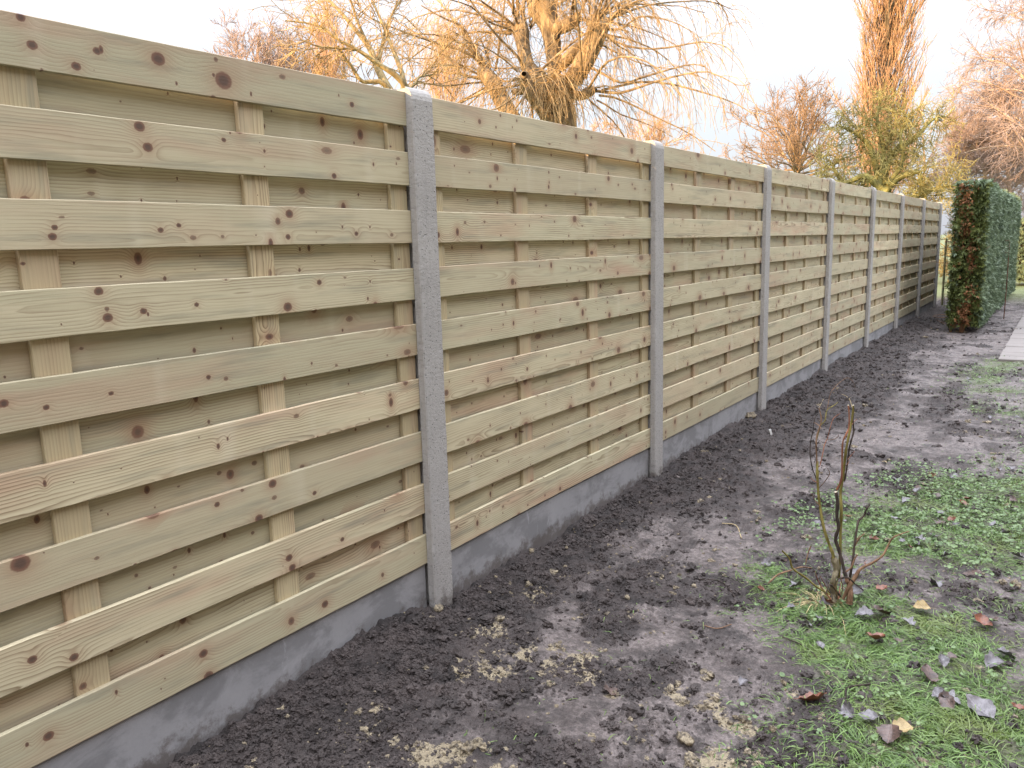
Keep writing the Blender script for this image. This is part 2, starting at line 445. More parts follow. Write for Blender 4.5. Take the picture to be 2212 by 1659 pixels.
def on_x(px, py, x):
    v = ray(px, py)
    return CAM_POS + v * ((x - CAM_POS[0]) / v[0])
BIG_KNOTS = {0: [(45, 37, 9), (70, 97, 10), (165, 143, 9), (210, 110, 8), (342, 127, 14), (483, 174, 18), (760, 226, 6)],
             1: [(302, 273, 11), (320, 318, 10), (484, 302, 5), (722, 380, 6)],
             2: [(347, 497, 6), (118, 491, 6), (113, 511, 8), (625, 462, 9), (386, 487, 5), (622, 512, 6), (770, 505, 5)],
             3: [(213, 629, 9), (233, 686, 10), (310, 672, 7), (425, 658, 5), (622, 663, 10), (690, 610, 6)],
             4: [(100, 880, 6), (8, 872, 9), (240, 850, 5), (450, 815, 5)], 6: [(45, 1218, 18), (470, 1090, 6), (590, 1045, 9), (560, 1120, 9), (680, 1065, 5)],
             7: [(70, 1425, 9), (160, 1420, 9), (625, 1205, 8), (632, 1226, 8), (740, 1165, 5)], 8: [(105, 1590, 10), (450, 1460, 10), (440, 1412, 9), (702, 1305, 8)]}
PANEL0_Y = Y1 - S + PW + PLEN / 2
def knotted(i):
    zc = BASE + PANEL_H - BH / 2 - i * PITCH_B
    pl = []
    for px, py, r in BIG_KNOTS[i]:
        p = on_x(px, py, -PROT); d = (p - CAM_POS) @ FW
        pl.append((p[1] - PANEL0_Y, p[2] - zc, r * d / FPX))
    return wood('pine_with_bold_knots', 'y', 0.34, (0.52, 0.452, 0.302), (0.44, 0.402, 0.27), pl)

def make_panel(k, label, detail=True):
    ys = Y1 + (k - 1) * S + PW
    root = empty('wooden_fence', (0, ys + PLEN / 2, BASE))
    tag(root, label, 'fence panel', 'wooden panels of the fence')
    for i in range(9):
        z = PANEL_H - BH / 2 - i * PITCH_B
        o = link('front_board', board_mesh('front_board', PLEN + 0.030, BH, 0.0155, 100 * k + i + 5000, mat=knotted(i) if k == 0 and i in BIG_KNOTS else WOOD_F, wav=0.0016), root, (FRONT_X + rng.normal(0, 0.0006), 0, z))
        o.rotation_euler = (rng.normal(0, 0.0006), rng.normal(0, 0.008), 0)
    for i in range(8):
        z = PANEL_H - BH / 2 - (i + 0.5) * PITCH_B
        link('rear_board', board_mesh('rear_board', PLEN + 0.028, BH, 0.0155, 100 * k + i + 7000, mat=WOOD_F, wav=0.0016), root, (REAR_X, 0, z))
    for a, b in BATTENS:
        link('batten', board_mesh('batten', PANEL_H - 0.03, b - a, 0.0188, 100 * k + int(a * 50) + 9000, 'z', 24, 0.0008, WOOD_B), root, (BAT_X, (a + b) / 2 - PLEN / 2 + rng.normal(0, 0.003), PANEL_H / 2))
    return root

ORD = ['nearest', 'second', 'third', 'fourth', 'fifth', 'sixth', 'seventh', 'eighth']
make_panel(0, 'pale wooden fence panel with big dark knots before the nearest concrete post')
make_panel(1, 'pale wooden fence panel between the nearest and second concrete posts')
make_panel(2, 'pale wooden fence panel between the second and third concrete posts')
make_panel(3, 'wooden fence panel between the third and fourth concrete posts')
make_panel(4, 'wooden fence panel between the fourth and fifth concrete posts')
make_panel(5, 'wooden fence panel between the fifth and sixth concrete posts')
make_panel(6, 'small looking wooden fence panel between the sixth and seventh concrete posts')
make_panel(7, 'darkest, farthest wooden fence panel, ending at the last concrete post')

def copy_tree(o, dy):
    c = o.copy(); COL.objects.link(c)
    c.location = (o.location[0], o.location[1] + dy, o.location[2])
    for ch in o.children:
        d = ch.copy(); COL.objects.link(d); d.parent = c
    return c

def post_mesh(seed):
    """concrete post, front face on x = 0, origin at its foot; rounded sloping top front edge, chipped arrises"""
    rg = np.random.default_rng(seed)
    dep, top, n = 0.125, 2.003, 110
    ch = 0.004
    zz = np.linspace(-0.25, top - 0.046, n)
    # plan outline, counter-clockwise from the back
    out = [(-dep, 0.0), (-0.094, 0.0), (-0.094, 0.022), (-0.032, 0.022), (-0.032, 0.0), (-ch, 0.0), (0, ch), (0, PW * .35), (0, PW * .65), (0, PW - ch), (-ch, PW),
           (-0.032, PW), (-0.032, PW - .022), (-0.094, PW - .022), (-0.094, PW), (-dep, PW)]
    # a post is an H in plan; panels slide into the grooves
    out = np.array(out); k = len(out)
    rows = []
    for z in zz:
        o = out.copy()
        rows.append(np.column_stack([o, np.full(k, z)]))
    for x_in, dz in ((0.004, .016), (0.010, .028), (0.019, .038), (0.031, .0455)):
        o = out.copy(); o[:, 0] = np.minimum(o[:, 0], -x_in - np.where(o[:, 0] > -ch * .9, 0, .001))
        rows.append(np.column_stack([o, np.full(k, top - 0.046 + dz)]))
    V = np.array(rows)
    m = len(rows)
    # chips and waviness on the visible arrises
    zc = V[:, :, 2]
    for j in (5, 6, 9, 10):
        d = 0.0018 * (fbm(zc[:, j] * 30 + j * 7 + seed, zc[:, j] * 0, 2) - .5) + 0.003 * np.maximum(0, vnoise(zc[:, j] * 60 + j * 13 + seed * 3, zc[:, j] * 0, 8) - .74) * 2
        s = 1 if j < 8 else -1
        V[:, j, 1] += s * d; V[:, j, 0] -= d * .6
    i = np.arange(m - 1)[:, None] * k; j = np.arange(k)[None, :]
    q = np.stack([i + j, i + (j + 1) % k, i + k + (j + 1) % k, i + k + j], -1).reshape(-1, 4)
    o = (m - 1) * k
    V = V.reshape(-1, 3)
    # top cap: centre strip between both flanks
    pairs = list(range(0, k // 2)); cap = []
    for a in range(k // 2 - 1):
        b = k - 1 - a
        cap.append((o + a, o + a + 1, o + b - 1, o + b))
    return new_mesh('fence_post', V, [q, np.array(cap)], CONC_POST)

for k in range(1, 9):
    o = link('fence_post', post_mesh(k), None, (0, Y1 + (k - 1) * S, 0))
    o.rotation_euler = (0, rng.normal(0, 0.0015), 0)
    lab = {1: 'nearest and largest grey concrete fence post with pitted face', 8: 'last grey concrete fence post, farthest away beside the hedge'}.get(k, f'{ORD[k-1]} grey concrete fence post counted from the nearest one')
    tag(o, lab, 'fence post', 'concrete posts of the fence')

def plate_mesh(seed):
    n, mz = 60, 14
    y = np.linspace(-PLEN / 2 + .001, PLEN / 2 - .001, n); z = np.linspace(-0.25, BASE - .003, mz)
    Y, Z = np.meshgrid(y, z, indexing='ij')
    X = 0.0012 * (fbm(Y * 4 + seed * 5, Z * 4, 9) - .5)
    Zt = Z.copy(); Zt[:, -1] += 0.0016 * (vnoise(y * 22 + seed, y * 0, 4) - 1)
    F = np.stack([X, Y, Zt], -1).reshape(-1, 3)
    B = np.stack([X * 0 - .038, Y, Zt], -1).reshape(-1, 3)
    V = np.concatenate([F, B]); N = n * mz
    a = (np.arange(n - 1)[:, None] * mz + np.arange(mz - 1)[None, :]).ravel()
    q = np.stack([a, a + mz, a + mz + 1, a + 1], -1)
    qb = q[:, ::-1] + N
    t = np.arange(n - 1) * mz + mz - 1
    qt = np.stack([t, t + mz, t + mz + N, t + N], -1)
    e1 = np.arange(mz - 1); q1 = np.stack([e1, e1 + 1, e1 + 1 + N, e1 + N], -1)
    e2 = e1 + (n - 1) * mz; q2 = np.stack([e2 + 1, e2, e2 + N, e2 + 1 + N], -1)
    return new_mesh('base_plate', V, [q, qb, qt, q1, q2], CONC_PLATE)

for k in range(0, 8):
    o = link('base_plate', plate_mesh(k + 3), None, (-0.046, Y1 + (k - 1) * S + PW + PLEN / 2, 0))
    lab = {0: 'grey concrete base plate under the fence panel before the nearest post', 7: 'farthest concrete base plate, under the last fence panel'}.get(k, f'grey concrete base plate between the {ORD[k-1]} and {ORD[k]} concrete posts')
    tag(o, lab, 'base plate', 'concrete base plates under the fence')

# the same fence goes on behind the viewer (it shades the soil)
_pan = [o for o in COL.objects if o.name.startswith('wooden_fence')][1]
_pos = [o for o in COL.objects if o.name.startswith('fence_post')][1]
_pla = [o for o in COL.objects if o.name.startswith('base_plate')][1]
for i in (2, 3, 4, 5):
    c = copy_tree(_pan, -i * S); c['label'] = 'wooden fence panel of the stretch behind the viewer'
    c = copy_tree(_pla, -i * S); c['label'] = 'concrete base plate of the stretch behind the viewer'
for i in (2, 3, 4, 5):
    c = copy_tree(_pos, -i * S); c['label'] = 'concrete fence post of the stretch behind the viewer'


# ------------------------------------------------------------------ ground
def turf_edge(y):
    """x beyond which grass grows, along the plot"""
    ys = [0, 1.5, 1.93, 2.1, 2.38, 2.6, 2.84, 2.97, 3.25, 3.55, 3.72, 4.38, 4.9, 5.47, 5.8, 6.4, 7.0, 7.5, 8.0, 9.4, 10.3, 11, 13, 30]
    xs = [1.36, 1.36, 1.31, 1.33, 1.33, 1.27, 1.03, .88, .80, .86, 1.00, .93, 1.12, 1.32, 1.55, 1.66, 1.52, 1.2, 1.05, 1.0, 1.12, 1.40, 1.5, 1.5]
    return np.interp(y, ys, xs)

def turf(x, y):
    n = fbm(x * 3.1, y * 3.1, 21, 4) - 0.5
    n2 = fbm(x * 8, y * 8, 28, 3) - 0.5
    d = x - turf_edge(y) + n * 0.42 + n2 * 0.22
    g = sstep(-0.08, 0.42, d)
    bare = sstep(0.46, 0.62, fbm(x * 2.3 + 5, y * 2.3, 31, 4))
    return np.clip(g * (1 - 0.80 * bare * (1 - .45 * sstep(3.0, 2.3, y))), 0, 1)

def rough_mask(x, y):
    """crumbly thrown-up soil (1) against trodden mud (0)"""
    edge = np.interp(y, [0, 1.2, 1.8, 2.6, 3.2, 4.2, 5.5, 7, 9, 12, 20], [.62, .62, .50, .40, .36, .40, .60, .72, .62, .55, .5])
    r = 1 - sstep(-0.10, 0.16, x - edge + (fbm(x * 3, y * 3, 41, 4) - .5) * 0.7)
    patch = sstep(0.56, 0.66, fbm(x * 3.4 + 9, y * 2.6, 47, 5)) * 0.85
    return np.maximum(r, patch)

def clay_mask(x, y):
    """ochre clay turned up near the viewer"""
    near = sstep(3.3, 2.2, y + 0.25 * x) * sstep(0.25, 0.5, x + (y - 1.2) * .1) + 0.28 * sstep(3.6, 7.0, y) * sstep(7.5, 6.0, y) + 0.12
    return np.clip(near, 0, 1) * sstep(0.50, 0.66, fbm(x * 4.6 + 2, y * 4.6, 53, 5, 0.6))

def height(x, y, fine=True):
    x = np.asarray(x, float); y = np.asarray(y, float)
    inz = sstep(-0.5, -0.05, x) * sstep(3.2, 2.4, x) * sstep(-1.0, 0.3, y) * sstep(26, 18, y)
    near_f = np.exp(-np.maximum(0, x + 0.05) / 0.30)
    base = (fbm(x * 1.3, y * 1.3, 3, 4) - 0.5) * 0.10
    bank = near_f * (np.interp(y, [0, 1.1, 1.5, 2.15, 2.3, 2.5, 3.2, 4.3, 4.7, 5.4, 6.5, 6.9, 8.7, 10.9, 16], [-.05, -.035, .02, .03, .0, -.03, -.045, -.01, -.02, .01, .0, .03, .05, .05, .06])
                     + 0.05 * (vnoise(y * 3.1, y * 0, 12) - .5))
    r = rough_mask(x, y)
    z = base * (1 - .7 * near_f) + bank
    if fine:
        b1 = 1 - np.abs(2 * vnoise(x * 17, y * 17, 61) - 1)
        b2 = 1 - np.abs(2 * vnoise(x * 38, y * 38, 63) - 1)
        b3 = vnoise(x * 85, y * 85, 65); b4 = vnoise(x * 170, y * 170, 66)
        z = z + r * (0.024 * (b1 - .4) + 0.018 * (b2 - .4) + 0.010 * (b3 - .5) + 0.005 * (b4 - .5))
        # trodden mud: smeared low ridges, footprints' lips
        m1 = fbm(x * 6, y * 9, 71, 4)
        crumb = sstep(.42, .62, fbm(x * 7 + 3, y * 7, 78, 4))
        z = z + (1 - r) * (0.034 * (m1 - .5) + 0.018 * np.abs(fbm(x * 12, y * 22, 75, 4) - .5) + crumb * (0.012 * (b2 - .4) + 0.007 * (b3 - .5) + .003 * (b4 - .5)) + 0.002 * (b3 - .5))
    return z * inz

def build_ground():
    yy = [-40.0, -15, -6, -2, -0.6, 0.0, 0.3]
    y = 0.5
    while y < 24: yy.append(y); y += max(0.0058, 0.0033 * y)
    while y < 900: yy.append(y); y *= 1.12
    xf = np.concatenate([np.arange(-0.10, 2.2, 0.0058), np.arange(2.2, 3.2, 0.03)])
    xl = [-900.0, -400, -200, -100, -50, -25, -12, -6, -3, -1.5, -0.8, -0.4, -0.2]
    xr = [3.4, 3.8, 4.5, 6, 9, 15, 30, 60, 120, 300, 900]
    xx = np.concatenate([xl, xf, xr]); yy = np.array(yy)
    X, Y = np.meshgrid(xx, yy, indexing='xy')
    Z = height(X, Y)
    m, n = X.shape
    a = (np.arange(m - 1)[:, None] * n + np.arange(n - 1)[None, :]).ravel()
    q = np.stack([a, a + 1, a + n + 1, a + n], -1)
    me = new_mesh('ground', np.stack([X, Y, Z], -1), q, mat_ground(), True)
    t = turf(X, Y)
    meadow = np.clip(sstep(-0.6, -1.6, X) + sstep(18.0, 22.0, Y) + sstep(2.4, 3.0, X), 0, 1)
    attr(me, 'turf', (t * (1 - meadow)).ravel()); attr(me, 'clay', clay_mask(X, Y).ravel())
    tr = (1 - .92 * rough_mask(X, Y)) * (0.30 + 0.70 * sstep(.36, .60, fbm(X * 6, Y * 6, 81, 5, .6)))
    attr(me, 'trodden', tr.ravel()); attr(me, 'meadow', meadow.ravel())
    tag(link('ground', me), kind='structure')
build_ground()

# loose clods lying on the soil
ICO_V = None
def ico():
    p = (1 + 5 ** .5) / 2
    v = np.array([(-1, p, 0), (1, p, 0), (-1, -p, 0), (1, -p, 0), (0, -1, p), (0, 1, p), (0, -1, -p), (0, 1, -p), (p, 0, -1), (p, 0, 1), (-p, 0, -1), (-p, 0, 1)], float)
    f = [(0, 11, 5), (0, 5, 1), (0, 1, 7), (0, 7, 10), (0, 10, 11), (1, 5, 9), (5, 11, 4), (11, 10, 2), (10, 7, 6), (7, 1, 8), (3, 9, 4), (3, 4, 2), (3, 2, 6), (3, 6, 8), (3, 8, 9), (4, 9, 5), (2, 4, 11), (6, 2, 10), (8, 6, 7), (9, 8, 1)]
    v /= np.linalg.norm(v[0])
    vs = [tuple(x) for x in v]; cache = {}
    def mid(a, b):
        k = (min(a, b), max(a, b))
        if k not in cache:
            mm = (np.array(vs[a]) + np.array(vs[b])) / 2; vs.append(tuple(mm / np.linalg.norm(mm))); cache[k] = len(vs) - 1
        return cache[k]
    f2 = []
    for a, b, c in f:
        ab, bc, ca = mid(a, b), mid(b, c), mid(c, a)
        f2 += [(a, ab, ca), (b, bc, ab), (c, ca, bc), (ab, bc, ca)]
    return (v, np.array(f)), (np.array(vs), np.array(f2))
ICO1, ICO2 = ico()
def ico3():
    v, f = ICO2; vs = [tuple(x) for x in v]; cache = {}; f2 = []
    def mid(a, b):
        k = (min(a, b), max(a, b))
        if k not in cache:
            m = (np.array(vs[a]) + np.array(vs[b])) / 2; vs.append(tuple(m / np.linalg.norm(m))); cache[k] = len(vs) - 1
        return cache[k]
    for a, b, c in f:
        x, y, z = mid(a, b), mid(b, c), mid(c, a); f2 += [(a, x, z), (b, y, x), (c, z, y), (x, y, z)]
    return np.array(vs), np.array(f2)
ICO3 = ico3()

def lumps(name, P, R, mat, big=True, seed=1):
    rg = np.random.default_rng(seed)
    v, f = ICO2 if big else ICO1
    N, nv = len(P), len(v)
    d = v[None] * (1 + rg.normal(0, 0.24, (N, nv, 1)))
    d = d * rg.uniform(0.6, 1.25, (N, 1, 3)) * R[:, None, None]
    d[:, :, 2] *= 0.8
    a = rg.uniform(0, 2 * PI, N); ca, sa = np.cos(a)[:, None], np.sin(a)[:, None]
    dx = d[:, :, 0] * ca - d[:, :, 1] * sa; dy = d[:, :, 0] * sa + d[:, :, 1] * ca
    V = np.stack([dx, dy, d[:, :, 2]], -1) + P[:, None]
    F = (f[None] + (np.arange(N) * nv)[:, None, None]).reshape(-1, 3)
    return new_mesh(name, V, F, mat, False)

def scatter(n, seed, weight, y0=0.9, y1=15.0, x0=-0.02, x1=2.1, p=1.7):
    rg = np.random.default_rng(seed)
    u = rg.random(n * 4)
    if abs(p - 1) < 1e-6: p = 1.001
    y = (y0 ** (1 - p) + u * (y1 ** (1 - p) - y0 ** (1 - p))) ** (1 / (1 - p))
    x = rg.uniform(x0, x1, len(y))
    k = rg.random(len(y)) < weight(x, y)
    x, y = x[k][:n], y[k][:n]
    return x, y, rg

CLOD, CLAY = mat_clod('crumbled_soil', 0.0), mat_clod('ochre_clay', 0.85)
def crumbs(name, n, seed, weight, med, sig, cap, mat, p, y1=15.0):
    """loose crumbs in three sizes of detail, joined as one heap"""
    x, y, rg = scatter(n, seed, weight, 0.9, y1, p=p)
    R = np.minimum(med * np.exp(rg.normal(0, sig, len(x))) * (1 + .09 * y), cap)
    P = np.stack([x, y, height(x, y) + R * .12], -1)
    big = R > .008
    VV, FF, off = [], [], 0
    for k, (v, f) in ((~big, ICO2), (big, ICO3)):
        q, r = P[k], R[k]; N, nv = len(q), len(v)
        ph = rg.uniform(0, 100, (N, 1))
        amp = 1 + .9 * (vnoise(v[None, :, 0] * 1.9 + ph, v[None, :, 1] * 1.9 + v[None, :, 2] * 1.3 + ph * 3, seed) - .5) + .75 * (vnoise(v[None, :, 0] * 4.5 + ph * 2, v[None, :, 1] * 4.5 - v[None, :, 2] * 3.7 + ph, seed + 3) - .5) + rg.normal(0, .06, (N, nv))
        d = v[None] * amp[:, :, None] * rg.uniform(.65, 1.3, (N, 1, 3)) * r[:, None, None]
        d[:, :, 2] *= .72
        VV.append((d + q[:, None]).reshape(-1, 3)); FF.append((f[None] + (np.arange(N) * nv)[:, None, None]).reshape(-1, 3) + off); off += N * nv
    tag(link(name, new_mesh(name, np.concatenate(VV), np.concatenate(FF), mat, False)), kind='stuff')
crumbs('soil_clods', 46000, 5, lambda x, y: rough_mask(x, y) ** 1.5 * (1 - .85 * turf(x, y)) * np.where(x < .35, 1, .65) * (.35 + .65 * sstep(.4, .6, fbm(x * 9, y * 9, 83, 3))) + .10 * sstep(.45, .62, fbm(x * 7 + 3, y * 7, 78, 4)) + .012, .0033, .56, .021, CLOD, 1.8)
crumbs('clay_crumbs', 6500, 8, lambda x, y: clay_mask(x, y) * 1.5 * (1 - .8 * turf(x, y)) + .022, .0031, .62, .022, CLAY, 1.9)

# ------------------------------------------------------------------ path and gravel beyond the hedge
def mat_paving():
    w = NT('worn_paving_slabs')
    co = w.n('TexCoord', out=None).outputs['Object']
    n = w.noise(co, 3.5, 5, 0.7); f = w.noise(co, 60, 3, 0.7)
    c = w.mix(n, (0.13, 0.115, 0.105), (0.23, 0.205, 0.19)); c = w.mix(w.ss(f, .4, .7, 0, .35), c, (0.16, 0.145, 0.13))
    return w.fin(c, 0.7, w.bump(f, 0.4, 0.002), 0.4)
PAVE = mat_paving()
def box_arrays(boxes, ch=0.006):
    V, F = [], []
    for x0, x1, y0, y1, z0, z1 in boxes:
        b = len(V)
        V += [(x0, y0, z0), (x1, y0, z0), (x1, y1, z0), (x0, y1, z0), (x0, y0, z1 - ch), (x1, y0, z1 - ch), (x1, y1, z1 - ch), (x0, y1, z1 - ch),
              (x0 + ch, y0 + ch, z1), (x1 - ch, y0 + ch, z1), (x1 - ch, y1 - ch, z1), (x0 + ch, y1 - ch, z1)]
        F += [(b, b + 1, b + 5, b + 4), (b + 1, b + 2, b + 6, b + 5), (b + 2, b + 3, b + 7, b + 6), (b + 3, b, b + 4, b + 7), (b + 3, b + 2, b + 1, b),
              (b + 4, b + 5, b + 9, b + 8), (b + 5, b + 6, b + 10, b + 9), (b + 6, b + 7, b + 11, b + 10), (b + 7, b + 4, b + 8, b + 11), (b + 8, b + 9, b + 10, b + 11)]
    return np.array(V), np.array(F)
rg = np.random.default_rng(4)
bx = []
yv = 10.35
row = 0
while yv < 40:
    xv = 1.43 - (0.0 if row % 2 else 0.0)
    for c in range(4):
        x0 = xv + c * 0.50 + rg.normal(0, .002)
        if row % 2 and c == 0: x0 += 0
        bx.append((x0, x0 + 0.494, yv + .003, yv + 0.297, -0.06, 0.028 + rg.normal(0, .0025)))
    yv += 0.30; row += 1
V, F = box_arrays(bx)
tag(link('path', new_mesh('path', V, F, PAVE)), kind='structure')

# ------------------------------------------------------------------ unseen house, added beside the viewer to block the low sky
def build_shade_house():
    w = NT('grey_brick'); co = w.n('TexCoord', out=None).outputs['Object']
    mp = w.n('CombineXYZ', {0: w.math('ADD', w.n('SeparateXYZ', {0: co}, 0), w.n('SeparateXYZ', {0: co}, 1)), 1: w.n('SeparateXYZ', {0: co}, 2), 2: 0.0})
    br = w.n('TexBrick', {'Vector': mp, 'Scale': 4.5, 'Color1': (.11, .095, .09, 1), 'Color2': (.15, .13, .125, 1), 'Mortar': (.22, .2, .18, 1), 'Mortar Size': .02})
    brick = w.fin(br, .85, None, .2)
    tiles = mat_bark('dark_roof_tiles', (.05, .04, .038), (.10, .075, .065), 6, 1, 0)
    fr = NT('white_window_frame'); fr.fin((.75, .75, .72), .5)
    gl = NT('dark_window_glass'); gl.fin((.03, .035, .04), .05)
    x0, x1, y0, y1, he, hr = 5.4, 13.0, -9.0, 9.0, 5.2, 8.4
    base = np.array([x0, (y0 + y1) / 2, 0.0]); root = empty('shade_house', base)
    tag(root, 'unseen grey brick house added beside the viewer to block low sky', 'house')
    xm = (x0 + x1) / 2
    V = np.array([(x0, y0, -.2), (x1, y0, -.2), (x1, y1, -.2), (x0, y1, -.2), (x0, y0, he), (x1, y0, he), (x1, y1, he), (x0, y1, he), (xm, y0, hr), (xm, y1, hr)]) - base
    link('wall', new_mesh('wall', V, [np.array([(0, 1, 5, 4), (1, 2, 6, 5), (2, 3, 7, 6), (3, 0, 4, 7)]), np.array([(4, 5, 8), (6, 7, 9)])], brick), root)
    o, t = .4, .16
    sl = (hr - he) / (xm - x0)
    for sx, nm in ((1, 'roof'), (-1, 'roof')):
        xe = x0 - o if sx > 0 else x1 + o
        ze = he - o * sl + .02; zt = hr + .02
        P = np.array([(xe, y0 - o, ze), (xe, y1 + o, ze), (xm, y1 + o, zt), (xm, y0 - o, zt)])
        P = np.concatenate([P, P + np.array([0, 0, t])]) - base
        link(nm, new_mesh(nm, P, np.array([(0, 1, 2, 3), (4, 5, 6, 7), (0, 1, 5, 4), (1, 2, 6, 5), (2, 3, 7, 6), (3, 0, 4, 7)]), tiles), root)
    for yc in (-6, -2.5, 2.5, 6.5):
        for zc in (.9, 3.3):
            bv, bf = box_arrays([(x0 - .05, x0 - .004, yc - .7, yc + .7, zc, zc + .08), (x0 - .05, x0 - .004, yc - .7, yc + .7, zc + 1.22, zc + 1.3), (x0 - .05, x0 - .004, yc - .7, yc - .62, zc + .08, zc + 1.22), (x0 - .05, x0 - .004, yc + .62, yc + .7, zc + .08, zc + 1.22)])
            f_ = link('window', new_mesh('window', bv - base, bf, fr.m), root)
            bv, bf = box_arrays([(x0 - .03, x0 - .006, yc - .62, yc + .62, zc + .08, zc + 1.22)])
            link('pane', new_mesh('pane', bv - base, bf, gl.m), f_)
build_shade_house()

# ------------------------------------------------------------------ branch builders
def unit(v):
    return v / np.maximum(np.linalg.norm(v, axis=-1, keepdims=True), 1e-9)

def walk(P0, D0, L, K, noise, trop, rg, curl=0.0):
    """N wandering branches of K points; trop = pull per step (vector)"""
    N = len(P0)
    P = np.zeros((N, K, 3)); P[:, 0] = P0
    d = unit(np.asarray(D0, float)); drift = rg.normal(0, 1, (N, 3))
    tr = np.asarray(trop, float)
    for k in range(1, K):
        drift = 0.6 * drift + 0.8 * rg.normal(0, 1, (N, 3))
        d = unit(d + noise * drift + tr)
        P[:, k] = P[:, k - 1] + d * (L / (K - 1))[:, None]
    return P

def taper(r0, K, end=0.35):
    t = np.linspace(0, 1, K)[None, :]
    return np.asarray(r0)[:, None] * (1 - (1 - end) * t)

def sprout(P, R, n, t0, t1, ang, ang_sd, rg, rr=0.6):
    """n starting points on each branch of P: positions, directions, radii, t"""
    N, K, _ = P.shape
    idx = np.repeat(np.arange(N), n)
    t = rg.uniform(t0, t1, len(idx))
    f = t * (K - 1); i = np.minimum(f.astype(int), K - 2); f = f - i
    p = P[idx, i] * (1 - f)[:, None] + P[idx, i + 1] * f[:, None]
    d = unit(P[idx, i + 1] - P[idx, i])
    r = (R[idx, i] * (1 - f) + R[idx, i + 1] * f) * rr
    a = unit(np.cross(d, rg.normal(0, 1, (len(idx), 3))))
    th = np.radians(ang + ang_sd * rg.normal(0, 1, len(idx)))[:, None]
    return p, d * np.cos(th) + a * np.sin(th), r, t, idx

def tubes(groups, sides):
    """groups: list of (P (N,K,3), R (N,K)); returns V, quads"""
    VV, QQ, off = [], [], 0
    for P, R in groups:
        N, K, _ = P.shape
        T = np.zeros_like(P)
        T[:, 1:-1] = P[:, 2:] - P[:, :-2]; T[:, 0] = P[:, 1] - P[:, 0]; T[:, -1] = P[:, -1] - P[:, -2]
        T = unit(T)
        ref = np.where(np.abs(T[:, :1, 2:3]) > 0.8, np.array([[[1.0, 0.1, 0]]]), np.array([[[0.05, 0.1, 1.0]]]))
        A = unit(np.cross(T, np.broadcast_to(ref, T.shape))); B = np.cross(T, A)
        th = np.arange(sides) * 2 * PI / sides
        V = P[:, :, None] + R[:, :, None, None] * (A[:, :, None] * np.cos(th)[None, None, :, None] + B[:, :, None] * np.sin(th)[None, None, :, None])
        VV.append(V.reshape(-1, 3))
        b = (np.arange(N) * K * sides)[:, None, None] + (np.arange(K - 1) * sides)[None, :, None]
        j = np.arange(sides)[None, None, :]; j2 = (j + 1) % sides
        q = np.stack([b + j, b + j2, b + sides + j2, b + sides + j], -1).reshape(-1, 4)
        QQ.append(q + off); off += N * K * sides
    return np.concatenate(VV), np.concatenate(QQ)

def smooth_line(pts, n):
    """Catmull-Rom through control points (x,y,z,r) resampled to n"""
    p = np.asarray(pts, float)
    p = np.vstack([2 * p[0] - p[1], p, 2 * p[-1] - p[-2]])
    m = len(p) - 3
    out = []
    for s in np.linspace(0, m - 1e-6, n):
        i = int(s); t = s - i
        a, b, c, d = p[i], p[i + 1], p[i + 2], p[i + 3]
        out.append(0.5 * (2 * b + (c - a) * t + (2 * a - 5 * b + 4 * c - d) * t * t + (3 * b - a - 3 * c + d) * t ** 3))
    out = np.array(out); out[:, 3] = np.maximum(out[:, 3], 0.0006)
    return out

def px_line(pts, D, n=14, doff=0.0, slope=0.0):
    """control points (px, py, radius px) at depth D -> one smooth branch (1,n,3),(1,n)"""
    c = []
    for i, (x, y, r) in enumerate(pts):
        d = D + doff + slope * i
        c.append((*at(x, y, d), r * d / FPX))
    s = smooth_line(c, n)
    return s[None, :, :3], s[None, :, 3]

def tree_obj(name, label, cat, base, trunk_groups, crown_groups, bark, twig, group=None, tsides=9, csides=3, limb_groups=None):
    root = empty(name, base)
    tag(root, label, cat, group)
    def add(pn, groups, sides, mat, smooth):
        V, Q = tubes(groups, sides)
        link(pn, new_mesh(pn, V - np.asarray(base), Q, mat, smooth), root)
    add('trunk', trunk_groups, tsides, bark, True)
    if limb_groups: add('branches', limb_groups, 5, bark, True)
    add('crown', crown_groups, csides, twig, True)
    return root

def one(groups):
    return [(P, R) for P, R in groups]

def ground_base(px, py, D):
    p = at(px, py, D); return np.array([p[0], p[1], 0.0])

def knobby(P, R, rg, amp=0.12):
    k = R.shape[1]
    return P, R * (1 + amp * np.convolve(rg.normal(0, 1, k + 2), [.3, .5, .3], 'valid'))[None, :]

BARK_WILLOW = mat_bark('willow_bark', (0.14, 0.098, 0.056), (0.36, 0.265, 0.155), 9.0, 0.25, 0.035)
TWIG_WILLOW = mat_bark('willow_twigs', (0.33, 0.215, 0.095), (0.48, 0.335, 0.165), 3.0, 1, 0)
BARK_OLIVE = mat_bark('lichen_bark', (0.18, 0.135, 0.065), (0.34, 0.26, 0.125), 14.0, 0.4, 0.01)
TWIG_OLIVE = mat_bark('lichen_twigs', (0.28, 0.185, 0.085), (0.46, 0.32, 0.15), 3.0, 1, 0)
BARK_PINK = mat_bark('birch_bark', (0.34, 0.23, 0.15), (0.52, 0.39, 0.28), 8.0, 0.4, 0.01)
TWIG_PINK = mat_bark('birch_twigs', (0.27, 0.195, 0.16), (0.42, 0.315, 0.255), 2.0, 1, 0)
TWIG_ORANGE = mat_bark('poplar_twigs', (0.35, 0.205, 0.115), (0.50, 0.32, 0.185), 2.0, 1, 0)
BARK_DARK = mat_bark('dark_poplar_bark', (0.07, 0.06, 0.045), (0.20, 0.155, 0.10), 5.0, 0.2, 0.03)
BARK_POPLAR = mat_bark('poplar_bark', (0.17, 0.13, 0.085), (0.36, 0.25, 0.15), 5.0, 0.2, 0.03)
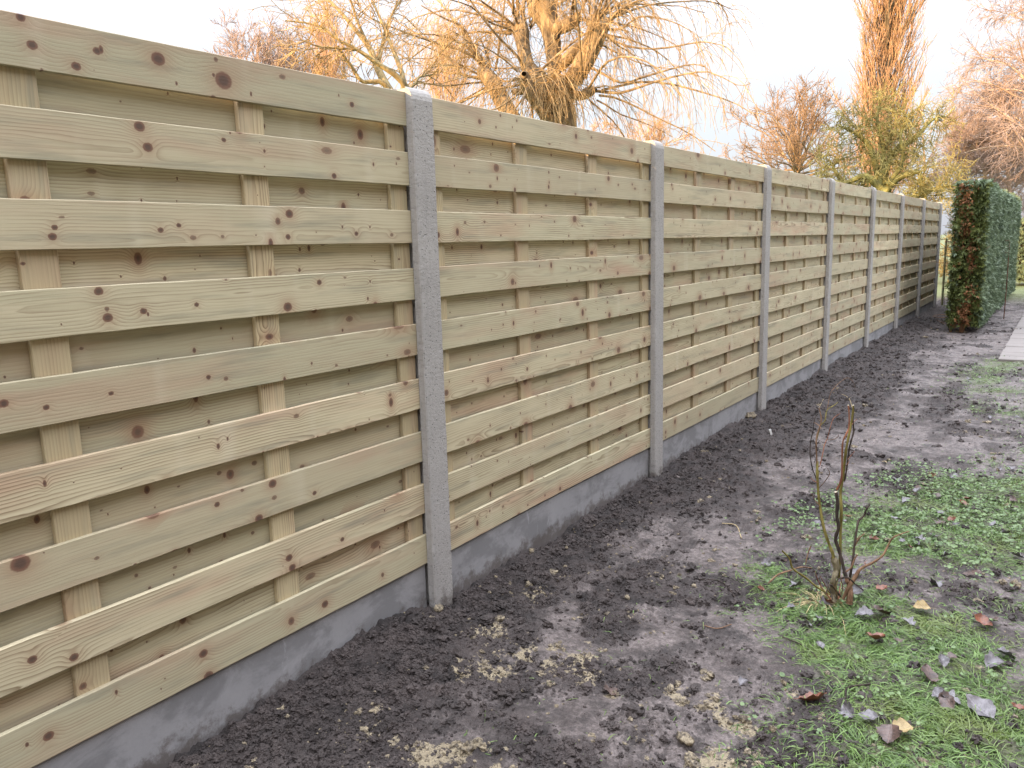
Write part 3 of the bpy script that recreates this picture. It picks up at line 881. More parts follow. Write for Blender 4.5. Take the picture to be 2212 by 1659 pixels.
TWIG_BROWN = mat_bark('oak_twigs', (0.19, 0.125, 0.08), (0.32, 0.22, 0.14), 2.0, 1, 0)
BUSH_OLIVE = mat_bark('olive_bush_twigs', (0.13, 0.12, 0.06), (0.26, 0.23, 0.115), 4.0, 1, 0)
BARK_MOSS = mat_bark('mossy_bark', (0.12, 0.105, 0.035), (0.30, 0.265, 0.08), 7.0, 0.6, 0.01)
TWIG_MOSS = mat_bark('mossy_twigs', (0.20, 0.17, 0.06), (0.40, 0.335, 0.12), 4.0, 1, 0)

# ---- the pollarded weeping willow
def build_willow():
    rg = np.random.default_rng(11)
    D = 16.0
    z = lambda pts: [(987.5 + .2976 * x, .2976 * y, .2976 * r) for x, y, r in pts]
    base = ground_base(1215, 290, D)
    c0 = at(1214, 262, D)
    lines = []
    def L(pts, doff=0, slope=0, n=18, amp=0.08):
        P, R = px_line(z(pts), D, n, doff, slope); lines.append(knobby(P, R * 1.16, rg, amp))
    trunk = smooth_line([(*base, .46), (*(base * .6 + c0 * .4), .34), (*c0, .30), (*at(1210, 235, D), .27), (*at(1203, 205, D), .36), (*at(1199, 178, D), .24)], 22)
    lines.append(knobby(trunk[None, :, :3], trunk[None, :, 3], rg, .05))
    L([(715, 640, 62), (705, 560, 50), (700, 430, 46), (690, 300, 56), (665, 180, 62), (628, 80, 85), (612, 0, 92), (600, -90, 70), (590, -190, 45)], 0, .03)
    L([(690, 215, 40), (770, 195, 40), (850, 150, 36), (885, 105, 24)], 0, -.1, 10)
    L([(745, 720, 60), (800, 620, 52), (868, 540, 58), (930, 430, 64), (980, 330, 60), (1020, 220, 66), (1032, 140, 58), (1035, 110, 20)], -.05, -.09)
    L([(740, 500, 30), (790, 440, 38), (850, 385, 42), (930, 330, 45)], 0.05, -.1, 10)
    L([(720, 760, 70), (650, 650, 64), (570, 565, 58), (512, 480, 46), (482, 350, 44), (468, 250, 50), (448, 190, 55), (440, 160, 20)], .05, .12)
    L([(740, 960, 40), (650, 850, 38), (560, 715, 40), (505, 620, 46), (488, 560, 38), (485, 535, 15)], -.1, -.12)
    L([(700, 1240, 60), (560, 1080, 55), (450, 930, 50), (365, 800, 48), (300, 680, 52), (248, 590, 56), (190, 530, 46), (160, 505, 18)], .25, .08)
    L([(840, 690, 30), (900, 695, 28), (940, 675, 34), (985, 655, 24), (1010, 652, 8)], -.1, -.05, 10)
    L([(560, 640, 22), (470, 665, 20), (420, 665, 24), (395, 660, 8)], -.1, -.05, 10)
    trunk_groups = lines
    # long boughs seen one by one
    boughs = []
    def Bg(pts, doff, slope):
        P, R = px_line([(987.5 + .2976 * x, .2976 * y, r) for x, y, r in pts], D, 14, doff, slope); boughs.append((P, R))
    Bg([(1040, 210, 3.0), (1200, 325, 2.6), (1450, 355, 2.2), (1740, 308, 1.8), (1840, 310, 1.3), (1945, 335, .8)], -.5, -.25)
    Bg([(970, 655, 3.6), (1170, 677, 3.2), (1300, 640, 2.8), (1500, 575, 2.4), (1700, 530, 2.0), (1850, 527, 1.6), (2040, 620, 1.0), (2130, 603, .7)], -.2, -.3)
    Bg([(930, 470, 3.4), (1050, 530, 3.0), (1200, 602, 2.6), (1400, 545, 2.2), (1680, 470, 1.6), (1800, 482, 1)], -.3, -.15)
    Bg([(1060, 170, 3), (1200, 100, 2.6), (1400, 35, 2.2), (1620, 12, 1.8), (1830, 10, 1.4), (2000, 70, .8)], -.6, .2)
    Bg([(1050, 200, 3), (1180, 215, 2.6), (1330, 120, 2.2), (1540, 150, 1.6), (1700, 230, 1.0), (1740, 300, .7)], -.5, -.2)
    Bg([(940, 480, 4.2), (1000, 350, 3.8), (1060, 240, 3.4), (1120, 130, 2.6), (1200, 60, 2), (1380, -30, 1.4)], -.9, -.1)
    Bg([(1030, 130, 4), (1060, 60, 3.4), (1130, -20, 2.6), (1230, -110, 2)], -.5, 0)
    Bg([(480, 470, 3.6), (420, 390, 3.2), (330, 300, 2.8), (240, 200, 2.4), (120, 40, 2), (60, -60, 1.4)], .3, -.2)
    Bg([(430, 190, 4.4), (380, 170, 3.8), (320, 110, 3.2), (200, 40, 2.6), (60, 0, 2)], .8, .1)
    Bg([(445, 180, 4), (440, 80, 3.4), (430, -40, 2.6)], .8, 0)
    Bg([(230, 540, 4.6), (150, 440, 4.2), (90, 330, 3.6), (40, 220, 3), (-60, 100, 2.4), (-140, 0, 1.6)], 1.0, .1)
    Bg([(240, 560, 4), (170, 460, 3.6), (110, 320, 3), (30, 190, 2.6), (-100, 130, 2), (-260, 40, 1.4)], 1.0, -.2)
    Bg([(200, 560, 3.4), (60, 550, 3), (-20, 480, 2.6), (-130, 330, 2.2), (-300, 240, 1.6), (-480, 130, 1)], 1.0, -.1)
    Bg([(480, 545, 3), (440, 575, 2.6), (350, 590, 2.2), (290, 560, 1.6)], -.3, .2)
    Bg([(480, 490, 2), (400, 492, 1.8), (300, 495, 1.4), (200, 480, 1)], .3, .2)
    # further boughs from every pollard head
    heads = [((1025, 170), -.6, 20, (0.7, 0.0, .55)), ((610, 20), .2, 22, (-.2, .1, .8)), ((455, 200), .8, 20, (-.6, .1, .5)), ((210, 545), 1.0, 18, (-.75, .1, .45)), ((880, 120), -.3, 12, (.5, -.1, .6)), ((970, 655), -.3, 8, (.8, -.1, .2)), ((490, 560), -.5, 10, (-.4, -.4, .3)), ((605, -150), .2, 20, (0, 0, 1))]
    P0, D0 = [], []
    for (hx, hy), do, n, dr in heads:
        c = at(987.5 + .2976 * hx, .2976 * hy, D + do)
        w = RT * dr[0] + np.array([FW[0], FW[1], 0]) * dr[1] + np.array([0, 0, 1.0]) * dr[2]
        for _ in range(n):
            u = unit(rg.normal(0, 1, 3)); P0.append(c + u * .22); D0.append(unit(w * 0.9 + u * .95 + np.array([0, 0, .25])))
    P0, D0 = np.array(P0), np.array(D0)
    Ln = rg.uniform(1.0, 3.4, len(P0))
    bp = walk(P0, D0, Ln, 10, .10, (0, 0, -.085), rg)
    br = taper(.010 + .006 * Ln, 10, .3)
    boughs14 = boughs
    B = [(bp, br)] + boughs14
    crown = []
    for P, R in B:
        n = 8 if P.shape[0] > 1 else 20
        p, d, r, t, _ = sprout(P, R, n, .12, 1.0, 42, 16, rg)
        ln = rg.uniform(.4, 1.7, len(p)) * (1.15 - .35 * t)
        q = walk(p, d, ln, 8, .10, (0, 0, -.30), rg)
        qr = taper(np.full(len(p), .0065), 8, .45); crown.append((q, qr))
        p, d, r, t, _ = sprout(q, qr, 2, .2, .9, 30, 14, rg)
        q2 = walk(p, d, rg.uniform(.15, .6, len(p)), 5, .12, (0, 0, -.22), rg)
        crown.append((q2, taper(np.full(len(p), .0048), 5, .5)))
    # curtains of young shoots over the stems
    for P, R in trunk_groups[1:]:
        n = 40 if P.shape[1] > 12 else 10
        p, d, r, t, _ = sprout(P, R, n, .0, .95, 75, 20, rg, 0.9)
        p = p + d * r[:, None]
        d = d + np.array([0, 0, .25]) - FW * .15
        q = walk(p, d, rg.uniform(.5, 1.5, len(p)), 9, .10, (0, 0, -.27), rg)
        crown.append((q, taper(np.full(len(p), .0075), 9, .45)))
    # a dense beard below the fork
    n = 230
    p = np.array([at(1204 + rg.normal(0, 20), 190 + rg.normal(0, 22), D - .35) for _ in range(n)])
    q = walk(p, rg.normal(0, .5, (n, 3)) + np.array([0, 0, .2]) - FW * .3, rg.uniform(.5, 1.25, n), 9, .09, (0, 0, -.3), rg)
    crown.append((q, taper(np.full(n, .0075), 9, .45)))
    root = tree_obj('willow_tree', 'big pollarded weeping willow with golden hanging twigs behind the fence', 'willow tree', base, trunk_groups, crown, BARK_WILLOW, TWIG_WILLOW, limb_groups=B, tsides=12)
    # hole in the middle stem
    hp = at(987.5 + .2976 * 728, .2976 * 268, D - .13)
    v, f = ICO2
    hv = v * np.array([.05, .045, .085]) + hp
    hol = NT('dark_knot_hole'); hol.fin((0.012, 0.01, 0.008), .95)
    link('knot_hole', new_mesh('knot_hole', hv - base, f, hol.m, True), root)
build_willow()

def finish_twigs(B, rg, specs):
    """successive generations of twigs from branches B"""
    out, cur = [], B
    for n, t0, t1, ang, sd, l0, l1, K, noise, trop, r, end in specs:
        nxt = []
        for P, R in cur:
            p, d, rr, t, _ = sprout(P, R, n, t0, t1, ang, sd, rg)
            ln = rg.uniform(l0, l1, len(p)) * (1.2 - .5 * t)
            q = walk(p, d, ln, K, noise, trop, rg)
            nxt.append((q, taper(np.full(len(p), r), K, end)))
        out += nxt; cur = nxt
    return out

# ---- thin lichened tree left of the willow
def build_lichen():
    rg = np.random.default_rng(12); D = 13.0
    z = lambda pts: [(438.9 + .5209 * x, .5209 * y, r) for x, y, r in pts]
    base = ground_base(858, 230, D)
    c = at(858, 222, D)
    tr = smooth_line([(*base, .15), (*(base + (c - base) * .5), .12), (*c, .105)], 8)
    trunk = [(tr[None, :, :3], tr[None, :, 3])]
    lim = []
    def L(pts, doff, slope):
        lim.append(px_line(z(pts), D, 14, doff, slope))
    L([(805, 425, 10), (760, 355, 9), (722, 280, 8), (690, 200, 6.4), (620, 110, 5), (560, 40, 4), (500, -20, 3)], 0, .1)
    L([(805, 425, 10), (845, 372, 8.4), (800, 312, 7), (722, 262, 5.4), (640, 205, 4.4), (560, 165, 3.4), (480, 105, 2.6), (340, 85, 1.6)], -.1, -.12)
    L([(790, 400, 7), (740, 340, 5.6), (660, 338, 4.6), (615, 275, 4), (585, 235, 3), (560, 190, 2)], -.1, -.1)
    L([(830, 390, 7), (828, 320, 6), (800, 240, 5), (770, 165, 4), (740, 90, 3.2), (695, -10, 2.4)], .1, .12)
    L([(722, 280, 5), (740, 200, 4), (760, 110, 3), (800, 30, 2.4), (850, -40, 1.8)], .3, .15)
    L([(835, 380, 5), (880, 345, 3.4), (895, 320, 2.6), (950, 310, 1.8)], 0, .1)
    L([(640, 205, 3.4), (560, 200, 2.6), (470, 190, 2.0), (400, 160, 1.2)], -.5, -.1)
    L([(690, 200, 4), (640, 90, 3), (610, 0, 2.2), (560, -80, 1.5)], .3, -.1)
    crown = finish_twigs(lim, rg, [(11, .2, 1, 48, 15, .4, 1.35, 8, .15, (0, 0, .04), .010, .5), (5, .15, 1, 45, 18, .15, .6, 5, .2, (0, 0, .0), .0068, .5), (3, .2, 1, 40, 18, .08, .3, 4, .2, (0, 0, 0), .0045, .6)])
    tree_obj('lichened_tree', 'thin bare tree with yellow lichened branches left of the willow', 'tree', base, trunk, crown, BARK_OLIVE, TWIG_OLIVE, limb_groups=lim)
build_lichen()

def fan_tree(name, label, px, top, half, foot, D, seed, bark, twig, group=None, n=16, spread=62, trop=.02, r0=.16, twr=.012, dens=1.0, noise=.09):
    """bare round-headed tree: stem from the ground, limbs fanning out; top / half-width / foot in picture units at depth D"""
    rg = np.random.default_rng(seed)
    base = ground_base(px, foot, D)
    H = at(px, top, D)[2]; Wd = half * D / FPX
    fz = max(at(px, foot, D)[2], 0.12 * H)
    tr = smooth_line([(*base, r0 * 1.25), (base[0], base[1], fz * .6, r0), (base[0] + .05, base[1], fz, r0 * .85), (base[0] + rg.normal(0, .1), base[1], fz + (H - fz) * .35, r0 * .55), (base[0] + rg.normal(0, .2), base[1], fz + (H - fz) * .7, r0 * .2)], 16)
    T = (tr[None, :, :3], tr[None, :, 3])
    u = (np.arange(n) + .5) / n
    hh = fz * .9 + (H - fz) * .34 * (1 - u) * rg.uniform(.5, 1.1, n)
    P0 = np.stack([np.interp(hh, tr[:, 2], tr[:, k]) for k in range(3)], -1)
    az = np.arange(n) * 2.4 + rg.normal(0, .3, n)
    phi = np.radians(spread * np.sqrt(u) + rg.normal(0, 4, n))
    d = np.stack([np.cos(az) * np.sin(phi), np.sin(az) * np.sin(phi), np.cos(phi)], -1)
    room = 1 / np.sqrt((np.sin(phi) / Wd) ** 2 + (np.cos(phi) / (H - hh)) ** 2) * rg.uniform(.70, .92, n)
    lim = [(walk(P0, d, room, 12, noise, (0, 0, trop), rg), taper(np.full(n, r0 * .45), 12, .12))]
    s = room.mean()
    crown = finish_twigs(lim, rg, [(int(8 * dens), .25, 1, 36, 10, s * .20, s * .42, 8, .10, (0, 0, .03), twr * 1.25, .45), (int(4 * dens), .25, 1, 34, 12, s * .09, s * .2, 5, .12, (0, 0, .02), twr * .8, .6), (2, .3, 1, 32, 12, s * .04, s * .10, 4, .12, (0, 0, .02), twr * .6, .7)])
    return tree_obj(name, label, 'tree', base, [T], crown, bark, twig, group, limb_groups=lim)

def column_tree(name, label, px, top, half, foot, D, seed, bark, twig, group=None, n=70, r0=.2, twr=.012, stems=None):
    """fastigiate tree: steep branches close to the stem"""
    rg = np.random.default_rng(seed)
    base = ground_base(px, foot, D)
    H = at(px, top, D)[2]; Wd = half * D / FPX
    tr = smooth_line([(*base, r0 * 1.15), (base[0], base[1], H * .3, r0), (base[0] + .08, base[1], H * .6, r0 * .6), (base[0], base[1], H * .98, r0 * .08)], 18)
    T = [(tr[None, :, :3], tr[None, :, 3])]
    h = np.sort(rg.uniform(.10, .84, n)) * H
    P0 = np.stack([np.interp(h, tr[:, 2], tr[:, k]) for k in range(3)], -1)
    az = rg.uniform(0, 2 * PI, n); a0 = np.radians(rg.uniform(15, 36, n))
    d = np.stack([np.cos(az) * np.sin(a0), np.sin(az) * np.sin(a0), np.cos(a0)], -1)
    ln = np.minimum(rg.uniform(.16, .34, n) * H, H - h)
    ln *= np.minimum(1.0, Wd / np.maximum(.02, ln * .36)) * .55 + .45
    lim = [(walk(P0, d, ln, 9, .05, (0, 0, .11), rg), taper(np.full(n, r0 * .2), 9, .15))]
    crown = finish_twigs(lim, rg, [(11, .12, 1, 22, 8, ln.mean() * .2, ln.mean() * .5, 7, .07, (0, 0, .18), twr * .9, .5), (4, .15, 1, 24, 10, ln.mean() * .10, ln.mean() * .26, 5, .10, (0, 0, .14), twr * .62, .6)])
    return tree_obj(name, label, 'tree', base, T, crown, bark, twig, group, limb_groups=lim)

far = 'bare trees behind the fence'
fan_tree('birch_tree', 'pinkish bare tree with rounded top, leftmost tree above the fence', 560, 26, 150, 215, 45, 21, BARK_PINK, TWIG_PINK, far, n=30, spread=62, r0=.12, twr=.018, dens=1.4)
fan_tree('birch_tree', 'taller pinkish bare tree just right of the leftmost rounded one', 645, 14, 100, 215, 47, 22, BARK_PINK, TWIG_PINK, far, n=24, spread=50, r0=.12, twr=.018, dens=1.4)
column_tree('poplar_tree', 'narrow pink poplar showing between the yellow branches of the lichened tree', 716, 20, 40, 200, 40, 23, BARK_PINK, TWIG_ORANGE, far, n=90, r0=.10, twr=.011)
column_tree('poplar_tree', 'narrow orange poplar between the lichened tree and the willow', 962, 40, 42, 230, 36, 24, BARK_PINK, TWIG_ORANGE, far, n=80, r0=.09, twr=.010)
fan_tree('bushy_tree', 'low bushy bare tree behind the right side of the willow', 1400, 236, 140, 340, 30, 25, BARK_PINK, TWIG_ORANGE, far, n=20, spread=60, r0=.07, twr=.009, dens=1.1)
fan_tree('bushy_tree', 'small bare bush low behind the willow trunk', 1285, 250, 80, 330, 28, 37, BARK_PINK, TWIG_ORANGE, far, n=14, spread=55, r0=.05, twr=.008)
fan_tree('oak_tree', 'round bare oak left of the tall poplar', 1722, 178, 225, 378, 60, 26, BARK_POPLAR, TWIG_BROWN, far, n=34, spread=86, r0=.24, twr=.024, trop=.02, dens=1.25, noise=.11)
column_tree('poplar_tree', 'very tall slender poplar rising out of the top of the photo', 1899, -260, 54, 410, 50, 27, BARK_DARK, TWIG_ORANGE, far, n=150, r0=.36, twr=.021)

# ---- tangled mossy tree in front of the poplar
def build_mossy():
    rg = np.random.default_rng(31); D = 24.0
    base = ground_base(1905, 430, D)
    tr = smooth_line([(*base, .24), (base[0], base[1], 1.5, .2), (base[0] + .1, base[1] + .1, 2.6, .15), (base[0], base[1], 3.4, .08)], 12)
    T = [(tr[None, :, :3], tr[None, :, 3])]
    lim = []
    def L(pts, doff, slope): lim.append(px_line(pts, D, 14, doff, slope))
    L([(1905, 420, 9), (1940, 385, 7), (1985, 372, 5.5), (1990, 400, 4), (2000, 430, 3)], -.3, -.1)
    L([(1905, 410, 9), (1870, 380, 7), (1835, 392, 5), (1800, 405, 3.4), (1780, 412, 2)], -.2, .1)
    L([(1900, 400, 9), (1930, 330, 7), (1975, 300, 5), (2010, 262, 3.4), (2040, 250, 2)], 0, .1)
    L([(1900, 390, 8), (1880, 320, 6), (1850, 290, 4), (1810, 270, 2.4)], .3, .1)
    L([(1905, 380, 7), (1908, 320, 5), (1895, 260, 3.4), (1900, 225, 2)], .1, .1)
    L([(1910, 420, 8), (1960, 430, 6), (2010, 410, 4.4), (2060, 402, 3), (2100, 415, 1.6)], -.2, -.2)
    L([(1895, 420, 7), (1850, 430, 5), (1810, 380, 4), (1795, 350, 2.4)], .4, .1)
    L([(1915, 400, 6), (1950, 350, 5), (1945, 290, 3.6), (1965, 245, 2)], -.4, .05)
    crown = finish_twigs(lim, rg, [(26, .1, 1, 60, 22, .5, 1.7, 8, .24, (0, 0, .02), .016, .5), (7, .1, 1, 55, 22, .2, .75, 6, .28, (0, 0, .0), .011, .55), (2, .1, 1, 50, 20, .1, .4, 4, .28, (0, 0, -.02), .009, .6)])
    tree_obj('mossy_tree', 'tangled yellow green mossy tree in front of the tall poplar', 'tree', base, T, crown, BARK_MOSS, TWIG_MOSS, far, limb_groups=lim)
build_mossy()
fan_tree('alder_tree', 'thin grey brown tree just right of the mossy tree', 1990, 222, 58, 430, 33, 33, BARK_POPLAR, TWIG_BROWN, far, n=14, spread=66, r0=.07, twr=.010)

# ---- birches on the right
def birch(name, label, stem, D, seed, reach, n=40, twr=.0125, levels=3, droop=-.05, r=5, bark=None):
    rg = np.random.default_rng(seed)
    base = ground_base(stem[0][0], stem[0][1], D)
    c = [(*base, r * 1.15 * D / FPX)] + [(*at(x, y, D + .1 * i), rr * D / FPX) for i, (x, y, rr) in enumerate(stem)]
    s = smooth_line(c, 22)
    T = (s[None, :, :3], s[None, :, 3])
    h = np.sort(rg.uniform(.22, .98, n))
    i = h * 21
    P0 = np.stack([np.interp(i, np.arange(22), s[:, k]) for k in range(3)], -1)
    az = rg.uniform(0, 2 * PI, n); el = np.radians(rg.uniform(12, 55, n))
    d = np.stack([np.cos(az) * np.cos(el), np.sin(az) * np.cos(el), np.sin(el)], -1)
    ln = reach * rg.uniform(.5, 1.0, n) * (1.15 - .6 * h)
    lim = [(walk(P0, d, ln, 10, .09, (0, 0, droop * .3), rg), taper(.006 + .010 * ln, 10, .25))]
    crown = finish_twigs(lim, rg, [(15, .15, 1, 42, 14, reach * .18, reach * .42, 7, .13, (0, 0, droop), twr * .9, .5), (4, .15, 1, 40, 16, reach * .08, reach * .2, 6, .15, (0, 0, droop * 1.8), twr * .62, .6), (2, .2, 1, 36, 16, reach * .04, reach * .10, 4, .15, (0, 0, droop * 2), twr * .5, .7)][:levels])
    tree_obj(name, label, 'tree', base, [T], crown, bark or BARK_PINK, TWIG_PINK, far, limb_groups=lim)
birch('birch_tree', 'large pink brown birch at the right edge of the photo, reaching the top', [(2235, 400, 6), (2232, 250, 5.4), (2225, 100, 4.6), (2215, -60, 3.6), (2205, -260, 2)], 27, 41, 3.7, n=70)
birch('birch_tree', 'second pink birch half behind the large one, above the hedge', [(2180, 430, 4), (2176, 330, 3.4), (2168, 250, 2.6), (2165, 190, 1.6)], 30, 42, 2.2, n=44)
birch('birch_tree', 'slim birch with orange stem just left of the hedge top', [(2090, 430, 3.4), (2086, 390, 3.2), (2078, 350, 2.6), (2070, 300, 2), (2068, 262, 1)], 31, 43, 1.4, n=34, droop=-.02, r=3)
birch('birch_tree', 'slim forked birch with orange stem right above the hedge end', [(2128, 430, 3.6), (2127, 372, 3.2), (2117, 338, 2.6), (2104, 318, 2), (2085, 300, 1)], 29, 44, 1.5, n=38, droop=-.02, r=3)
birch('birch_tree', 'low dense birch behind the hedge at the right edge', [(2250, 440, 4), (2240, 380, 3.4), (2215, 330, 2.6), (2190, 300, 1.4)], 32, 45, 2.6, n=44)

# ------------------------------------------------------------------ hedges
def sprays(P, Nrm, size, rg, droop=.35):
    """small scale-leaf sprays: three bent fingers each"""
    N = len(P)
    u = unit(Nrm * .75 + rg.normal(0, .55, (N, 3)) - np.array([0, 0, droop]))
    s = unit(np.cross(u, rg.normal(0, 1, (N, 3)))); w = np.cross(u, s)
    VV, FF, off = [], [], 0
    for a, l in ((0, 1.0), (.65, .72), (-.65, .72)):
        d = unit(u * math.cos(a) + s * math.sin(a)); e = np.cross(d, w)
        L = (size * l)[:, None]; wd = L * .17
        p0 = P; p1 = P + d * L * .5 + w * L * .06; p2 = P + d * L - np.array([0, 0, .12]) * L
        V = np.stack([p0, p1 + e * wd, p2, p1 - e * wd], 1)
        VV.append(V.reshape(-1, 3)); b = np.arange(N)[:, None] * 4 + off
        FF.append(np.concatenate([b + np.array([[0, 1, 2]]), b + np.array([[0, 2, 3]])])); off += 4 * N
    return np.concatenate(VV), np.concatenate(FF)

HEDGE_GREEN = mat_leafy('conifer_green', (0.060, 0.092, 0.052), (0.21, 0.27, 0.155), 5.0, .5, .15, 22)
HEDGE_OLIVE = mat_leafy('conifer_olive', (0.040, 0.060, 0.018), (0.15, 0.175, 0.045), 6.0, .6, .15, 30)
HEDGE_DEAD = mat_leafy('conifer_dead', (0.12, 0.055, 0.026), (0.36, 0.165, 0.07), 8.0, .7, .1, 40)
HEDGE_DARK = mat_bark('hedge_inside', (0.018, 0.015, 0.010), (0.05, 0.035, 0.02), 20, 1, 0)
BARK_RED = mat_bark('conifer_bark', (0.13, 0.065, 0.035), (0.34, 0.20, 0.12), 30, .2, .01)

def hedge(name, label, x0, x1, y0, y1, zt, seed, dens, end=True, size=.06):
    rg = np.random.default_rng(seed)
    base = np.array([(x0 + x1) / 2, y0, 0.0])
    root = empty(name, base); tag(root, label, 'hedge')
    lump = lambda a, b: .13 * (fbm(a * 2.6, b * 2.6, seed, 3) - .5)
    zb = .10
    def side(n):       # right face
        y = y0 + (y1 - y0) * rg.random(n) ** 1.35; z = zb + (zt - zb) * rg.random(n)
        x = x1 + lump(y, z) - rg.exponential(.025, n) - .10 * np.maximum(0, z - zt + .12) / .12 * rg.random(n)
        return np.stack([x, y, z], -1), np.tile([1.0, 0, 0.1], (n, 1))
    def left(n):
        y = rg.uniform(y0, y1, n); z = rg.uniform(zb, zt, n)
        return np.stack([x0 + lump(y, z + 9) + rg.exponential(.03, n), y, z], -1), np.tile([-1.0, 0, .1], (n, 1))
    def top(n):
        y = y0 + (y1 - y0) * rg.random(n) ** 1.3; x = rg.uniform(x0, x1, n)
        return np.stack([x, y, zt + lump(x * 2, y) - rg.exponential(.02, n)], -1), np.tile([0, 0, 1.0], (n, 1))
    def front(n):
        x = rg.uniform(x0, x1, n); z = zb + (zt - zb) * rg.random(n)
        return np.stack([x, y0 + 1.6 * lump(x * 3, z * 2) + rg.exponential(.06, n), z], -1), np.tile([0, -1.0, .05], (n, 1))
    A = (y1 - y0) * (zt - zb)
    parts = [side(int(A * dens)), left(int(A * dens * .3)), top(int((y1 - y0) * (x1 - x0) * dens * .8))]
    if not end: parts.append(front(int((x1 - x0) * zt * dens * 1.2)))
    P = np.concatenate([p for p, _ in parts]); Nn = np.concatenate([n for _, n in parts])
    V, F = sprays(P, Nn, rg.uniform(.6, 1.25, len(P)) * size, rg)
    link('foliage', new_mesh('foliage', V - base, F, HEDGE_GREEN), root)
    if end:
        p, n = front(int((x1 - x0) * zt * dens * 3.2))
        u = (p[:, 0] - x0) / (x1 - x0); hz = p[:, 2] / zt
        inner = np.exp(-((u - .47 - .12 * np.sin(hz * 5)) / .20) ** 2)
        gap = rg.random(len(p)) < inner * .62 * (0.7 + .4 * (vnoise(p[:, 0] * 14, p[:, 2] * 9, 5) > .45))
        k = ~gap
        V, F = sprays(p[k] + np.array([0, -.02, 0]), n[k], rg.uniform(.6, 1.5, k.sum()) * size, rg, .2)
        link('end_foliage', new_mesh('end_foliage', V - base, F, HEDGE_OLIVE), root)
        dd = gap & (vnoise(p[:, 0] * 9, p[:, 2] * 5, 15) + .45 * hz > .46)
        V, F = sprays(p[dd] + np.array([0, -.03, 0]), n[dd], rg.uniform(.6, 1.3, dd.sum()) * size, rg, .3)
        link('dead_foliage', new_mesh('dead_foliage', V - base, F, HEDGE_DEAD), root)
        for tx, lean, r in ((x0 + .47 * (x1 - x0), .02, .030), (x0 + .12 * (x1 - x0), -.03, .014)):
            s = smooth_line([(tx, y0 + .10, -.1, r * 1.25), (tx + lean * .3, y0 + .10, .5, r), (tx + lean, y0 + .12, 1.1, r * .8), (tx + lean * 1.5, y0 + .14, zt * .88, r * .35)], 16)
            G = [(s[None, :, :3], s[None, :, 3])]
            p, d, rr, t, _ = sprout(*G[0], 34, .08, .98, 68, 14, rg)
            q = walk(p, d * [1, 1, .4] + [0, -.35, 0], rg.uniform(.1, .3, len(p)), 6, .13, (0, 0, .03), rg)
            G2 = [(q, taper(np.full(len(p), .005), 6, .4))]
            V1, Q1 = tubes(G, 8); V2, Q2 = tubes(G2, 8)
            link('trunk', new_mesh('trunk', np.concatenate([V1, V2]) - base, np.concatenate([Q1, Q2 + len(V1)]), BARK_RED, True), root)
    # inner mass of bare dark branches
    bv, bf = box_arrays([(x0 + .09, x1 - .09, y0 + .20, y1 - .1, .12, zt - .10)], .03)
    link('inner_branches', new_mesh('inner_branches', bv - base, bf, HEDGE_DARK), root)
    return root
hedge('conifer_hedge', 'tall clipped conifer hedge with brown bare end and dark green side', .60, 1.01, 13.15, 22.0, 2.12, 51, 1500)
hedge('conifer_hedge', 'lower bright green hedge behind the far end of the tall hedge', 0.80, 2.6, 25.0, 26.5, 1.72, 52, 900, False, .09)

hedge('shade_hedge', 'unseen hedge added close behind the wooden fence to shade its back', -1.15, -.47, -9.0, 15.2, 1.93, 53, 260, False, .10)  # added out of sight to keep sun and sky off the fence's back
def conifer(x, y, H, R, seed):
    rg = np.random.default_rng(seed); n = 5200
    base = np.array([x, y, 0.0]); h = rg.random(n) ** .8
    a = rg.uniform(0, 2 * PI, n); r = R * (1 - h) ** .8 * (0.75 + .25 * rg.random(n))
    P = np.stack([x + r * np.cos(a), y + r * np.sin(a), .4 + h * (H - .4)], -1)
    V, F = sprays(P, np.stack([np.cos(a), np.sin(a), .2 + 0 * a], -1), rg.uniform(.15, .3, n), rg)
    root = empty('shade_conifer', base); tag(root, 'unseen evergreen added behind the viewer to shade the hedge end', 'tree')
    link('crown', new_mesh('crown', V - base, F, HEDGE_GREEN), root)
    s_ = smooth_line([(x, y, -.1, .12), (x, y, H * .5, .08), (x, y, H, .01)], 8); V, Q = tubes([(s_[None, :, :3], s_[None, :, 3])], 8)
    link('trunk', new_mesh('trunk', V - base, Q, BARK_RED, True), root)
conifer(-3.2, -1.7, 5.4, 1.25, 58)  # unseen tree added so its shadow covers the tall hedge's end

# ------------------------------------------------------------------ wire fence and stake beyond the last post
RUST = mat_bark('rusty_iron', (0.06, 0.03, 0.02), (0.16, 0.08, 0.05), 40, 1, 0)
WIRE_GREEN = mat_bark('green_coated_wire', (0.05, 0.07, 0.03), (0.16, 0.15, 0.07), 20, 1, 0)
root = empty('wire_fence', (0.05, 17.3, 0)); tag(root, 'low green wire mesh fence between the last concrete post and the hedge', 'wire fence')
for px_ in (0.02, 0.52):
    s = np.array([[[px_, 0, -.2], [px_, 0, .6], [px_, 0, 1.33]]]); V, Q = tubes([(s, np.full((1, 3), .017))], 8)
    link('post', new_mesh('post', V, Q, WIRE_GREEN, True), root)
G = []
for xx_ in np.arange(.0, 1.05, .055):
    G.append((np.array([[[xx_, -.018, 0.02], [xx_, -.018, .65], [xx_, -.018, 1.27]]]), np.full((1, 3), .0032)))
for zz_ in np.arange(.06, 1.28, .11):
    G.append((np.array([[[0.0, -.022, zz_], [.5, -.022, zz_], [1.03, -.022, zz_]]]), np.full((1, 3), .0036 if zz_ < 1.2 else .008)))
V, Q = tubes(G, 5); link('wire_mesh', new_mesh('wire_mesh', V, Q, RUST), root)
zs = on_y(2168, 556, 15.4)[2]
s = smooth_line([(1.194, 15.4, -.15, .008), (1.197, 15.4, zs * .5, .008), (1.192, 15.4, zs, .007)], 8)
